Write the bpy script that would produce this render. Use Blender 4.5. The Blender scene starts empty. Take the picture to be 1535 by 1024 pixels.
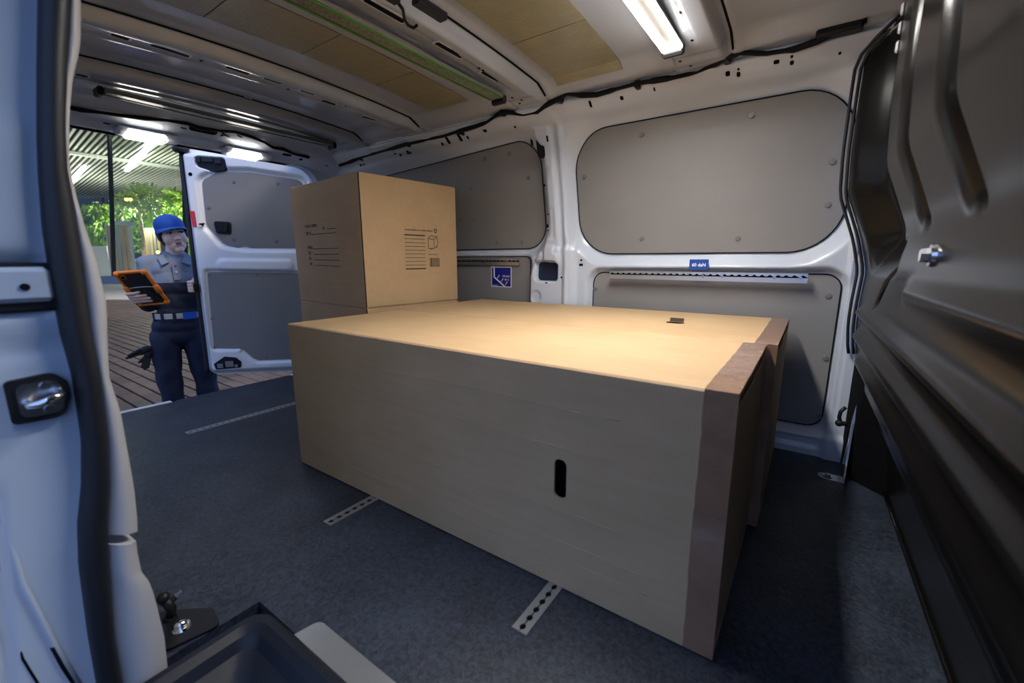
import bpy, bmesh, math, random
import numpy as np
from mathutils import Vector, Matrix
from mathutils.geometry import tessellate_polygon
random.seed(7); np.random.seed(7)
S = bpy.context.scene
COL = S.collection
# ------------------------------------------------------------------ camera
FPX, YAW, PITCH, ROLL, HC = 642.16, math.radians(34.803), math.radians(10.887), math.radians(-0.076), 0.72
IW, IH = 1535, 1024
def cam_axes():
    c, s = math.cos, math.sin
    f = np.array([-s(YAW)*c(PITCH), c(YAW)*c(PITCH), -s(PITCH)])
    r = np.array([c(YAW), s(YAW), 0.0]); u = np.cross(r, f)
    return c(ROLL)*r + s(ROLL)*u, -s(ROLL)*r + c(ROLL)*u, f
CR, CU, CF = cam_axes()
cd = bpy.data.cameras.new('camera'); cam = bpy.data.objects.new('camera', cd); COL.objects.link(cam)
cam.matrix_world = Matrix(((CR[0], CU[0], -CF[0], 0), (CR[1], CU[1], -CF[1], 0), (CR[2], CU[2], -CF[2], HC), (0, 0, 0, 1)))
cd.sensor_width = 36.0; cd.lens = 36.0*FPX/IW; cd.clip_start = .02; cd.clip_end = 300
cd.dof.use_dof = True; cd.dof.focus_distance = 1.9; cd.dof.aperture_fstop = 3.2
S.camera = cam
# ------------------------------------------------------------------ world, exposure
W = bpy.data.worlds.new('World'); S.world = W; W.use_nodes = True
wn = W.node_tree.nodes; wl = W.node_tree.links
bgn = wn['Background']; bgn.inputs['Color'].default_value = (.33, .51, 1.0, 1); bgn.inputs['Strength'].default_value = 1.3
S.view_settings.view_transform = 'Standard'; S.view_settings.look = 'None'
S.view_settings.exposure = 0.0; S.view_settings.gamma = 1.0; S.view_settings.use_curve_mapping = False
# low hazy daylight falling on the square behind the van
sd = bpy.data.lights.new('sun', 'SUN'); sd.energy = 2.3; sd.angle = .25; sd.color = (1, .86, .70)
so = bpy.data.objects.new('sun', sd); COL.objects.link(so)
so.rotation_euler = Vector((-.62, -.05, -.78)).to_track_quat('-Z', 'Y').to_euler()
# ------------------------------------------------------------------ pixel -> place
def ray(px):
    return CR*((px[0]-IW/2)/FPX) - CU*((px[1]-IH/2)/FPX) + CF
def at(px, ax, v):
    d = ray(px); o = np.array([0, 0, HC]); return o + d*((v-o[ax])/d[ax])
WZ = [0, .7, .78, 1.0, 1.2, 1.3, 1.36, 1.40, 1.44]
WY = [1.87, 1.87, 1.862, 1.83, 1.785, 1.745, 1.68, 1.60, 1.53]
def wally(z): return np.interp(z, WZ, WY)
def on_wall(px, off=0.0):
    d = ray(px); o = np.array([0, 0, HC]); lo, hi = .1, 8
    for _ in range(50):
        t = (lo+hi)/2; p = o+d*t
        if p[1] < wally(p[2])+off: lo = t
        else: hi = t
    return p
# ------------------------------------------------------------------ mesh helpers
def sst(a, b, x):
    t = np.clip((x-a)/(b-a), 0, 1); return t*t*(3-2*t)
def band(x, a, b, w): return sst(a-w, a+w, x)*(1-sst(b-w, b+w, x))
def sdpoly(px, py, poly, r=0.0):
    """signed distance to a convex polygon whose corners are rounded with radius r"""
    P = np.array(poly, float); c = P.mean(0); n = len(P)
    if r > 0:
        A = []
        for i in range(n):
            a, b = P[i], P[(i+1) % n]; e = b-a; nn = np.array([e[1], -e[0]])/np.hypot(*e)
            if np.dot(c-a, nn) < 0: nn = -nn
            A.append((nn, np.dot(nn, a)+r))
        Q = []
        for i in range(n):
            n1, d1 = A[i-1]; n2, d2 = A[i]
            Q.append(np.linalg.solve(np.array([n1, n2]), np.array([d1, d2])))
        P = np.array(Q)
    d = np.full(np.shape(px), 1e9); ins = np.ones(np.shape(px), bool)
    for i in range(n):
        a, b = P[i], P[(i+1) % n]; e = b-a
        t = np.clip(((px-a[0])*e[0]+(py-a[1])*e[1])/(e@e), 0, 1)
        d = np.minimum(d, np.hypot(px-a[0]-t*e[0], py-a[1]-t*e[1]))
        s = e[0]*(c[1]-a[1])-e[1]*(c[0]-a[0])
        ins &= (e[0]*(py-a[1])-e[1]*(px-a[0]))*s >= 0
    return np.where(ins, -d, d)-r
def round_outline(poly, r, seg=7):
    P = [np.array(p, float) for p in poly]; out = []; n = len(P)
    rr = r if isinstance(r, (list, tuple)) else [r]*n
    for i in range(n):
        a, b, c = P[i-1], P[i], P[(i+1) % n]
        u = (a-b)/np.hypot(*(a-b)); v = (c-b)/np.hypot(*(c-b)); ang = math.acos(max(-1, min(1, float(u@v))))
        q = rr[i]
        if q <= 0: out.append(tuple(b)); continue
        t = q/math.tan(ang/2); m = (u+v)/np.hypot(*(u+v)); cc = b+m*q/math.sin(ang/2)
        s = b+u*t-cc; e = b+v*t-cc; a0 = math.atan2(s[1], s[0]); a1 = math.atan2(e[1], e[0])
        da = (a1-a0+math.pi) % (2*math.pi)-math.pi
        for k in range(seg+1):
            A = a0+da*k/seg; out.append((cc[0]+q*math.cos(A), cc[1]+q*math.sin(A)))
    return out
def wloc(o):
    v = Vector((0, 0, 0))
    while o is not None: v = v+o.location; o = o.parent
    return v
class MB:
    def __init__(s): s.v = []; s.f = []; s.m = []; s.cm = 0
    def add(s, vs, fs):
        b = len(s.v); s.v += [tuple(map(float, p)) for p in vs]
        for f in fs: s.f.append(tuple(b+i for i in f)); s.m.append(s.cm)
        return s
    def mat(s, i): s.cm = i; return s
    def box(s, lo, hi, M=None):
        (a, b, c), (d, e, f) = lo, hi
        vs = [(a, b, c), (d, b, c), (d, e, c), (a, e, c), (a, b, f), (d, b, f), (d, e, f), (a, e, f)]
        if M is not None: vs = [M @ Vector(p) for p in vs]
        return s.add(vs, [(0, 3, 2, 1), (4, 5, 6, 7), (0, 1, 5, 4), (1, 2, 6, 5), (2, 3, 7, 6), (3, 0, 4, 7)])
    def rbox(s, lo, hi, r=.004, M=None):
        """box with chamfered edges"""
        lo = np.array(lo, float); hi = np.array(hi, float); c = (lo+hi)/2; h = (hi-lo)/2; r = min(r, h.min()*.9)
        vs = []; idx = {}
        for sx in (-1, 1):
            for sy in (-1, 1):
                for sz in (-1, 1):
                    for k in range(3):
                        p = h.copy(); p = np.where(np.arange(3) == k, p, p-r)
                        idx[(sx, sy, sz, k)] = len(vs); vs.append(c+p*np.array([sx, sy, sz]))
        fs = []
        g = lambda sgn, k: idx[(*sgn, k)]
        for k in range(3):
            a, b = (k+1) % 3, (k+2) % 3
            for sg in (-1, 1):
                q = []
                for (x, y) in ((-1, -1), (1, -1), (1, 1), (-1, 1)):
                    t = [0, 0, 0]; t[k] = sg; t[a] = x; t[b] = y; q.append(g(t, k))
                fs.append(q if sg > 0 else q[::-1])
            for x in (-1, 1):
                for y in (-1, 1):
                    t0 = [0, 0, 0]; t0[a] = x; t0[b] = y; t1 = list(t0); t0[k] = -1; t1[k] = 1
                    q = [g(t0, a), g(t1, a), g(t1, b), g(t0, b)]
                    fs.append(q if x*y < 0 else q[::-1])
        for sx in (-1, 1):
            for sy in (-1, 1):
                for sz in (-1, 1):
                    q = [g((sx, sy, sz), 0), g((sx, sy, sz), 1), g((sx, sy, sz), 2)]
                    fs.append(q if sx*sy*sz > 0 else q[::-1])
        if M is not None: vs = [M @ Vector(p) for p in vs]
        return s.add(vs, fs)
    def prism(s, outline, fn0, fn1, cap0=True, cap1=True):
        """outline of (u,v); fn0/fn1 turn (u,v) into a 3d point on either face"""
        n = len(outline); vs = [fn0(u, v) for u, v in outline]+[fn1(u, v) for u, v in outline]
        fs = [(i, (i+1) % n, n+(i+1) % n, n+i) for i in range(n)]
        if cap0: fs.append(tuple(range(n))[::-1])
        if cap1: fs.append(tuple(range(n, 2*n)))
        return s.add(vs, fs)
    def cyl(s, p0, p1, r0, r1=None, n=16, caps=True):
        p0 = Vector(p0); p1 = Vector(p1); r1 = r0 if r1 is None else r1
        d = (p1-p0).normalized(); a = d.orthogonal().normalized(); b = d.cross(a)
        vs = [p0+(a*math.cos(2*math.pi*i/n)+b*math.sin(2*math.pi*i/n))*r0 for i in range(n)]
        vs += [p1+(a*math.cos(2*math.pi*i/n)+b*math.sin(2*math.pi*i/n))*r1 for i in range(n)]
        fs = [(i, (i+1) % n, n+(i+1) % n, n+i) for i in range(n)]
        if caps: fs += [tuple(range(n))[::-1], tuple(range(n, 2*n))]
        return s.add(vs, fs)
    def tube(s, pts, r, n=8, caps=True, flat=1.0):
        P = [Vector(p) for p in pts]; m = len(P); vs = []; up = None
        R = r if isinstance(r, (list, tuple)) else [r]*m
        for i in range(m):
            t = (P[min(i+1, m-1)]-P[max(i-1, 0)]).normalized()
            if up is None: up = t.orthogonal().normalized()
            a = (up-t*up.dot(t)); a = a.normalized() if a.length > 1e-6 else t.orthogonal().normalized(); b = t.cross(a); up = a
            for k in range(n):
                A = 2*math.pi*k/n; vs.append(P[i]+a*math.cos(A)*R[i]+b*math.sin(A)*R[i]*flat)
        fs = [(i*n+k, i*n+(k+1) % n, (i+1)*n+(k+1) % n, (i+1)*n+k) for i in range(m-1) for k in range(n)]
        if caps: fs += [tuple(range(n))[::-1], tuple((m-1)*n+k for k in range(n))]
        return s.add(vs, fs)
    def sphere(s, c, r, n=12, m=8):
        c = Vector(c); r = Vector(r) if hasattr(r, '__len__') else Vector((r, r, r)); vs = [c+Vector((0, 0, r.z))]
        for j in range(1, m):
            for i in range(n):
                t = math.pi*j/m; p = 2*math.pi*i/n
                vs.append(c+Vector((r.x*math.sin(t)*math.cos(p), r.y*math.sin(t)*math.sin(p), r.z*math.cos(t))))
        vs.append(c-Vector((0, 0, r.z))); fs = [(0, 1+i, 1+(i+1) % n) for i in range(n)]
        for j in range(m-2):
            for i in range(n): fs.append((1+j*n+i, 1+(j+1)*n+i, 1+(j+1)*n+(i+1) % n, 1+j*n+(i+1) % n))
        b = 1+(m-2)*n; fs += [(b+i, len(vs)-1, b+(i+1) % n) for i in range(n)]
        return s.add(vs, fs)
    def grid(s, P, flip=False, keep=None):
        P = np.asarray(P); a, b = P.shape[:2]; i = np.arange(a*b).reshape(a, b)
        q = np.stack([i[:-1, :-1], i[1:, :-1], i[1:, 1:], i[:-1, 1:]], -1)
        if keep is not None: q = q[keep]
        q = q.reshape(-1, 4)
        if flip: q = q[:, ::-1]
        return s.add(P.reshape(-1, 3).tolist(), q.tolist())
    def holed(s, outer, holes, fn):
        """flat face with holes"""
        loops = [[Vector((u, v, 0)) for u, v in outer]]+[[Vector((u, v, 0)) for u, v in h] for h in holes]
        tri = tessellate_polygon(loops); pts = [p for l in loops for p in l]
        return s.add([fn(p.x, p.y) for p in pts], [tuple(t) for t in tri])
    def build(s, name, mats, parent=None, smooth=False, loc=None, fix=False, auto=None):
        me = bpy.data.meshes.new(name)
        off = wloc(parent) if parent is not None else Vector((0, 0, 0))
        base = off if loc is None else Vector(loc)
        me.from_pydata([(p[0]-base.x, p[1]-base.y, p[2]-base.z) for p in s.v], [], s.f)
        if not isinstance(mats, (list, tuple)): mats = [mats]
        for m in mats: me.materials.append(MT[m])
        if len(mats) > 1: me.polygons.foreach_set('material_index', s.m)
        if smooth: me.polygons.foreach_set('use_smooth', [True]*len(me.polygons))
        if fix:
            bm = bmesh.new(); bm.from_mesh(me); bmesh.ops.remove_doubles(bm, verts=bm.verts, dist=1e-5)
            bmesh.ops.recalc_face_normals(bm, faces=bm.faces); bm.to_mesh(me); bm.free()
        if auto is not None: me.set_sharp_from_angle(angle=math.radians(auto))
        me.update()
        o = bpy.data.objects.new(name, me); COL.objects.link(o)
        if parent is not None: o.parent = parent
        o.location = base-off
        return o
def copy_of(o, pos, parent=None, rot=None, name=None):
    c = o.copy(); COL.objects.link(c)
    if name: c.name = name
    p = parent if parent is not None else o.parent
    c.parent = p; c.location = Vector(pos)-(wloc(p) if p is not None else Vector((0, 0, 0)))
    if rot is not None: c.rotation_euler = rot
    return c
def thing(name, label, cat, loc=(0, 0, 0), group=None):
    o = bpy.data.objects.new(name, None); COL.objects.link(o); o.location = loc
    o.empty_display_size = .05; o['label'] = label; o['category'] = cat
    if group: o['group'] = group
    return o
def tag(o, label, cat, group=None):
    o['label'] = label; o['category'] = cat
    if group: o['group'] = group
    return o
def struct(o, label=None):
    o['kind'] = 'structure'
    if label: o['label'] = label
    return o
def text_mesh(txt, size, bold=0.0):
    cu = bpy.data.curves.new('t', 'FONT'); cu.body = txt; cu.size = size; cu.align_x = 'LEFT'; cu.offset = bold; cu.resolution_u = 3
    o = bpy.data.objects.new('t', cu); COL.objects.link(o)
    dg = bpy.context.evaluated_depsgraph_get(); me = bpy.data.meshes.new_from_object(o.evaluated_get(dg))
    vs = [tuple(v.co) for v in me.vertices]; fs = [tuple(p.vertices) for p in me.polygons]
    bpy.data.objects.remove(o); bpy.data.curves.remove(cu); bpy.data.meshes.remove(me)
    return vs, fs
# ------------------------------------------------------------------ materials
MT = {}
def mat(name, col, rough=.5, metal=0.0, spec=.5, coat=0.0, var=None, vscale=8, bump=None, bscale=60, stretch=None, emit=None, estr=0, trans=0, alpha=1, fn=None):
    m = bpy.data.materials.new(name); m.use_nodes = True; MT[name] = m
    nt = m.node_tree; n = nt.nodes; l = nt.links; b = n['Principled BSDF']
    b.inputs['Base Color'].default_value = (*col, 1); b.inputs['Roughness'].default_value = rough; b.inputs['Metallic'].default_value = metal
    b.inputs['Specular IOR Level'].default_value = spec; b.inputs['Coat Weight'].default_value = coat; b.inputs['Coat Roughness'].default_value = .08
    b.inputs['Transmission Weight'].default_value = trans; b.inputs['Alpha'].default_value = alpha
    if emit: b.inputs['Emission Color'].default_value = (*emit, 1); b.inputs['Emission Strength'].default_value = estr
    tc = n.new('ShaderNodeTexCoord'); src = tc.outputs['Object']
    if stretch:
        mp = n.new('ShaderNodeMapping'); mp.inputs['Scale'].default_value = stretch; l.new(src, mp.inputs['Vector']); src = mp.outputs['Vector']
    if var:
        t = n.new('ShaderNodeTexNoise'); t.inputs['Scale'].default_value = vscale; t.inputs['Detail'].default_value = 6; l.new(src, t.inputs['Vector'])
        r = n.new('ShaderNodeValToRGB'); r.color_ramp.elements[0].position = .32; r.color_ramp.elements[1].position = .68
        r.color_ramp.elements[0].color = (*[max(0, c*(1-var)) for c in col], 1); r.color_ramp.elements[1].color = (*[min(1, c*(1+var)) for c in col], 1)
        l.new(t.outputs['Fac'], r.inputs['Fac']); l.new(r.outputs['Color'], b.inputs['Base Color'])
    if bump:
        t2 = n.new('ShaderNodeTexNoise'); t2.inputs['Scale'].default_value = bscale; t2.inputs['Detail'].default_value = 4; l.new(src, t2.inputs['Vector'])
        bp = n.new('ShaderNodeBump'); bp.inputs['Strength'].default_value = bump; bp.inputs['Distance'].default_value = .01
        l.new(t2.outputs['Fac'], bp.inputs['Height']); l.new(bp.outputs['Normal'], b.inputs['Normal'])
    if fn: fn(nt, b, src)
    return m
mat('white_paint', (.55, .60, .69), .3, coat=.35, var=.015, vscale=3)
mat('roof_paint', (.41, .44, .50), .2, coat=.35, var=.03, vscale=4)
mat('shaded_paint', (.38, .455, .55), .3, coat=.3, var=.02, vscale=3)  # van white darkened and blued for the weaker light on the jamb
mat('trim_plastic', (.44, .44, .455), .45, bump=.03, bscale=400)
mat('panel_grey', (.225, .220, .220), .42, var=.03, vscale=5, bump=.02, bscale=500)
mat('clip_grey', (.17, .165, .16), .4)
mat('gap_black', (.004, .004, .005), .8, spec=.1)
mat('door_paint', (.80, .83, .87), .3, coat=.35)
mat('rubber', (.009, .010, .014), .5, bump=.04, bscale=200)
mat('black_plastic', (.008, .009, .011), .45, spec=.3, bump=.05, bscale=500)
mat('tray_plastic', (.006, .008, .014), .45, spec=.35, bump=.08, bscale=600)
mat('bulkhead_black', (.006, .0055, .0055), .22, spec=.2, coat=.0, var=.05, vscale=3)
mat('aluminium', (.50, .52, .55), .32, metal=.85, bump=.03, bscale=300, stretch=(1, 40, 1))
mat('steel', (.5, .51, .53), .25, metal=1)
mat('chrome', (.8, .82, .86), .08, metal=1)
mat('cable', (.005, .005, .006), .6, spec=.2)
mat('sticker_blue', (.012, .06, .32), .35)
mat('sticker_dark_blue', (.006, .012, .24), .35)
mat('sticker_white', (.75, .77, .82), .4)
mat('print_ink', (.025, .018, .015), .7)
mat('barcode_grey', (.17, .13, .10), .7)
mat('tape_edge', (.62, .42, .2), .5)
mat('led_white', (1, 1, 1), .3, emit=(1, .94, .86), estr=34)
mat('led_lamp', (1, 1, 1), .3, emit=(1, .93, .84), estr=16)
mat('led_body', (.23, .22, .21), .45)
mat('led_off', (.17, .19, .14), .35, var=.6, vscale=160)
mat('led_green', (.06, .22, .02), .35)
mat('pad_cream', (.30, .27, .165), .28, var=.06, vscale=14, bump=.30, bscale=55, stretch=(1, 2.2, 1), coat=.2)
mat('reflector_red', (.55, .005, .004), .2, coat=.5)
def vinyl(nt, b, src):
    n, l = nt.nodes, nt.links
    t = n.new('ShaderNodeTexNoise'); t.inputs['Scale'].default_value = 90; t.inputs['Detail'].default_value = 9; t.inputs['Roughness'].default_value = .75; t.inputs['Distortion'].default_value = .8
    t2 = n.new('ShaderNodeTexNoise'); t2.inputs['Scale'].default_value = 7; t2.inputs['Detail'].default_value = 5
    l.new(src, t.inputs['Vector']); l.new(src, t2.inputs['Vector'])
    ad = n.new('ShaderNodeMath'); ad.operation = 'MULTIPLY_ADD'; ad.inputs[1].default_value = .3
    l.new(t2.outputs['Fac'], ad.inputs[0]); l.new(t.outputs['Fac'], ad.inputs[2])
    r = n.new('ShaderNodeValToRGB'); e = r.color_ramp.elements
    e[0].position = .54; e[0].color = (.004, .007, .013, 1); e[1].position = .84; e[1].color = (.048, .063, .095, 1)
    l.new(ad.outputs[0], r.inputs['Fac']); l.new(r.outputs['Color'], b.inputs['Base Color'])
    bp = n.new('ShaderNodeBump'); bp.inputs['Strength'].default_value = .12; bp.inputs['Distance'].default_value = .004
    l.new(t.outputs['Fac'], bp.inputs['Height']); l.new(bp.outputs['Normal'], b.inputs['Normal'])
mat('floor_vinyl', (.06, .065, .08), .5, fn=vinyl)
def card(nt, b, src):
    n, l = nt.nodes, nt.links
    t = n.new('ShaderNodeTexNoise'); t.inputs['Scale'].default_value = 5; t.inputs['Detail'].default_value = 7
    mp = n.new('ShaderNodeMapping'); mp.inputs['Scale'].default_value = (1.2, 14, 14); l.new(src, mp.inputs['Vector'])
    t2 = n.new('ShaderNodeTexNoise'); t2.inputs['Scale'].default_value = 4; t2.inputs['Detail'].default_value = 4; l.new(mp.outputs['Vector'], t2.inputs['Vector'])
    l.new(src, t.inputs['Vector'])
    mx = n.new('ShaderNodeMath'); mx.operation = 'MULTIPLY_ADD'; mx.inputs[1].default_value = .5; l.new(t2.outputs['Fac'], mx.inputs[0]); l.new(t.outputs['Fac'], mx.inputs[2])
    r = n.new('ShaderNodeValToRGB'); e = r.color_ramp.elements
    e[0].position = .5; e[0].color = (.445, .298, .162, 1); e[1].position = 1.0; e[1].color = (.51, .352, .198, 1)
    l.new(mx.outputs[0], r.inputs['Fac']); l.new(r.outputs['Color'], b.inputs['Base Color'])
    bp = n.new('ShaderNodeBump'); bp.inputs['Strength'].default_value = .10; bp.inputs['Distance'].default_value = .004
    l.new(t2.outputs['Fac'], bp.inputs['Height']); l.new(bp.outputs['Normal'], b.inputs['Normal'])
mat('cardboard', (.48, .31, .15), .62, spec=.3, fn=card)
mat('cardboard_shaded', (.05, .035, .02), .9)  # cardboard colour darkened to hold the shade of the handhole
mat('tape_brown', (.26, .145, .085), .16, coat=.35, var=.12, vscale=9, bump=.25, bscale=22, stretch=(1, 1.5, 1))
# ================================================================== VAN SHELL
# ---- floor: L-shaped vinyl deck with the step well cut out by the side door
fl = [(-2.635, .16), (-.90, .16), (-.90, .345), (.42, .345), (.42, 1.90), (-2.635, 1.90), (-2.635, 1.36), (-2.655, 1.34), (-2.655, .76), (-2.635, .74)]
m = MB(); m.prism(fl, lambda u, v: (u, v, 0), lambda u, v: (u, v, -.03)); floor = struct(m.build('floor', 'floor_vinyl', fix=True), 'dark blue-grey flecked vinyl van floor')
for y0, y1 in ((.40, .735), (1.365, 1.66)):
    m = MB(); m.rbox((-2.672, y0, -.03), (-2.640, y1, .002), .004); m.build('sill_strip', 'sticker_white', floor)

# ---- far side wall: pressed white steel, a height field with the panel openings sunk in
OPEN = {'uf': ([(-.935, 1.262), (.068, 1.262), (.070, .742), (-.925, .742)], .165),
        'ur': ([(-2.46, 1.205), (-1.105, 1.275), (-1.108, .772), (-2.46, .772)], .12),
        'lf': ([(-.850, .660), (.088, .668), (.086, .100), (-.850, .100)], .055),
        'lr': ([(-2.40, .735), (-1.200, .735), (-1.200, .100), (-2.40, .100)], .03)}
def wall_off(x, z):
    d = np.zeros_like(x)
    for k, (poly, r) in OPEN.items():
        w = .062 if k[0] == 'u' else .030
        d = np.maximum(d, (.052 if k[0] == 'u' else .036)*(1-sst(-.002, w, sdpoly(x, z, poly, r))))
    pil = band(x, -1.092, -1.012, .007)*band(z, .70, 1.285, .014)
    d -= .018*pil
    d += .005*band(x, -1.074, -1.030, .004)*band(z, .815, .955, .005)
    d += .004*band(x, -1.078, -1.040, .004)*band(z, 1.09, 1.135, .005)
    d -= .018*band(x, -.985, -.955, .012)*band(z, .45, 1.30, .05)
    d -= .014*band(x, -1.195+np.clip((z-.62)*.5, 0, .09), -.93, .012)*band(z, .46, .775, .02)
    d += .05*(1-sst(-.004, .004, sdpoly(x, z, [(-1.152, .708), (-1.024, .708), (-1.024, .612), (-1.152, .612)], .022)))
    d += .008*(1-sst(.004, .012, np.hypot(x+1.145, (z-.535)*1.0)-.02))
    for cx in (-1.105, -1.02): d += .006*(1-sst(0, .006, sdpoly(x, z, [(cx-.013, .785), (cx+.013, .785), (cx+.013, .745), (cx-.013, .745)], .011)))
    # cant rail: a box section along the roof with swages, bracing bulges
    d -= .026*band(z, 1.296, 1.352, .010)
    for cx in (-2.25, -1.76, -1.07, -.42): d -= .010*band(x, cx-.09, cx+.09, .02)*band(z, 1.285, 1.40, .012)
    for cx in (-1.95, -1.45, -.72, -.18): d += .004*band(x, cx-.10, cx+.10, .006)*band(z, 1.306, 1.342, .005)
    # foot of the wall
    d -= .012*(1-sst(.075, .098, z))
    d += .007*(1-sst(0, .008, sdpoly(x, z, [(-.20, .062), (.085, .062), (.085, .036), (-.20, .036)], .012)))
    d -= .012*band(x, .098, .3, .004)
    d += .02*band(x, .112, .118, .004)*band(z, .10, .75, .02)
    return d
xs = np.arange(-2.68, .30, .0062); zs = np.arange(-.03, 1.445, .0062)
Z_, X_ = np.meshgrid(zs, xs)
P = np.stack([X_, wally(Z_)+wall_off(X_, Z_), Z_], -1)
m = MB(); m.grid(P, flip=True)
wall = struct(m.build('wall_left', 'white_paint', smooth=True), 'white painted pressed-steel side wall of the van')
def span(outline, z):
    xs_ = []
    for i in range(len(outline)):
        (a, b), (c, d) = outline[i], outline[(i+1) % len(outline)]
        if (b-z)*(d-z) <= 0 and abs(b-d) > 1e-9: xs_.append(a+(c-a)*(z-b)/(d-b))
    return min(xs_), max(xs_)
CLIP = {'uf': [(962, 202), (1127, 173), (1248, 243), (1241, 307), (1106, 357), (962, 357), (876, 265)],
        'ur': [(763, 230), (726.5, 238), (792, 266), (706, 282.5), (711, 328), (690.6, 328.6), (745, 363.5), (782, 362.6)],
        'lf': [(892, 433), (1242, 444), (1238, 537), (1228, 625)], 'lr': []}
clip0 = None
for k in ('uf', 'ur', 'lf', 'lr'):
    poly, r = OPEN[k]; out = round_outline(poly, r-.004, 10)
    c = np.array(poly).mean(0); out = [(c[0]+(u-c[0])*.997, c[1]+(v-c[1])*.995) for u, v in out]
    z0 = min(v for u, v in out)+1e-4; z1 = max(v for u, v in out)-1e-4
    zz = z0+(z1-z0)*(.5-.5*np.cos(np.linspace(0, math.pi, 40)))
    F = []; B = []; RC = .046 if k[0] == 'u' else .030
    for z in zz:
        a, b = span(out, z); yw = float(wally(z))+RC
        F.append([(a, yw, z), (b, yw, z)]); B.append([(a, yw+.008, z), (b, yw+.008, z)])
    m = MB(); m.grid(F, flip=False); m.grid(B, flip=True)
    n = len(zz)
    L = [[F[i][0], B[i][0]] for i in range(n)]; R_ = [[F[i][1], B[i][1]] for i in range(n)]
    m.grid(L, flip=True); m.grid(R_); m.grid([F[0], B[0]]); m.grid([F[-1], B[-1]], flip=True)
    pan = m.build('lining_panel', 'panel_grey', wall, fix=True, auto=30)
    # black line standing for the shaded gap around the panel
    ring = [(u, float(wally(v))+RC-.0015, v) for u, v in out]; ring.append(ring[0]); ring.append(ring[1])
    m = MB(); m.tube(ring, .0022, 5, caps=False); m.build('panel_gap_line', 'gap_black', pan, smooth=True)
    for px in CLIP[k]:
        p = on_wall(px, RC)
        if clip0 is None:
            m = MB(); m.cyl((0, 0, 0), (0, -.004, 0), .0105, .0085, 14); m.cyl((0, -.004, 0), (0, -.0052, 0), .005, .004, 10)
            clip0 = m.build('clip', 'clip_grey', pan, loc=(0, 0, 0), fix=True, auto=35); clip0.location = Vector(p)
        else: copy_of(clip0, p, pan, name='clip')
# access holes and slots in the steel
HOLES = [(932, 147, 4, 4), (885, 156, 3, 7), (981, 134, 2, 4), (1091, 110.5, 5, 5), (1107, 111.5, 4, 5), (1107, 104, 2.5, 2.5), (1164, 93, 6, 4),
         (1187, 94, 4, 4), (1187, 85, 3, 3), (1259, 80, 3, 3), (772, 184, 2.4, 3), (772, 190, 2.4, 3), (701, 206, 2.4, 4), (663, 216, 2.4, 4), (671, 210, 4, 9), (689, 206, 4, 9), (726, 194, 5, 6),
         (611, 228, 3, 6), (615, 229, 2.4, 3), (600, 232, 2.4, 4), (591, 229, 4, 4), (540, 246, 2.4, 6), (545, 246, 2.4, 3), (797, 212.5, 2.4, 10), (820.5, 208, 2.4, 8),
         (816, 277.7, 2.2, 3), (821.7, 321.6, 2.4, 2.4), (822, 339, 5, 5), (822, 345.6, 2.4, 2.4), (871, 397, 5, 3.5), (871.5, 390, 2.8, 2.8), (842, 416, 2.8, 2.8), (803.5, 390, 2, 2), (819, 424, 3, 2)]
for (u, v, w, h) in HOLES:
    p = on_wall((u, v)); off = float(wall_off(np.array([p[0]]), np.array([p[2]]))[0]); p = on_wall((u, v), off)
    dist = float((p-np.array([0, 0, HC]))@CF); k = dist/FPX*.5
    slope = (float(wally(p[2]+.01))-float(wally(p[2]-.01)))/.02
    out = round_outline([(-w*k*1.25, -h*k), (w*k*1.25, -h*k), (w*k*1.25, h*k), (-w*k*1.25, h*k)], min(w*1.25, h)*k*.7, 3)
    m = MB(); m.prism(out, lambda a, b: (p[0]+a, p[1]+b*slope+.002, p[2]+b), lambda a, b: (p[0]+a, p[1]+b*slope-.0012, p[2]+b))
    m.build('access_hole', 'gap_black', wall, fix=True)
# black rubber grommet high on the pillar, blue-black sheet standing for the shade inside the square pocket
p = on_wall((811, 220), -.012); m = MB()
out = round_outline([(-.020, -.048), (.020, -.048), (.024, .045), (-.022, .045)], .014, 5)
m.prism(out, lambda a, b: (p[0]+a, p[1]-.22*b+.004, p[2]+b), lambda a, b: (p[0]+a*.9, p[1]-.22*b-.006, p[2]+b*.94))
m.box((p[0]-.013, p[1]-.009, p[2]-.006), (p[0]+.013, p[1]-.004, p[2]+.003)); m.box((p[0]-.010, p[1]-.013, p[2]+.022), (p[0]+.010, p[1]-.008, p[2]+.028))
m.build('pillar_grommet', 'black_plastic', wall, fix=True)
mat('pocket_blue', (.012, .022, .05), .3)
m = MB(); m.prism(round_outline([(-1.148, .705), (-1.028, .705), (-1.028, .615), (-1.148, .615)], .02, 5), lambda u, v: (u, 1.912, v), lambda u, v: (u, 1.890+.05*(v-.66), v)); m.build('pocket_shade', 'pocket_blue', wall, fix=True)
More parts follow.
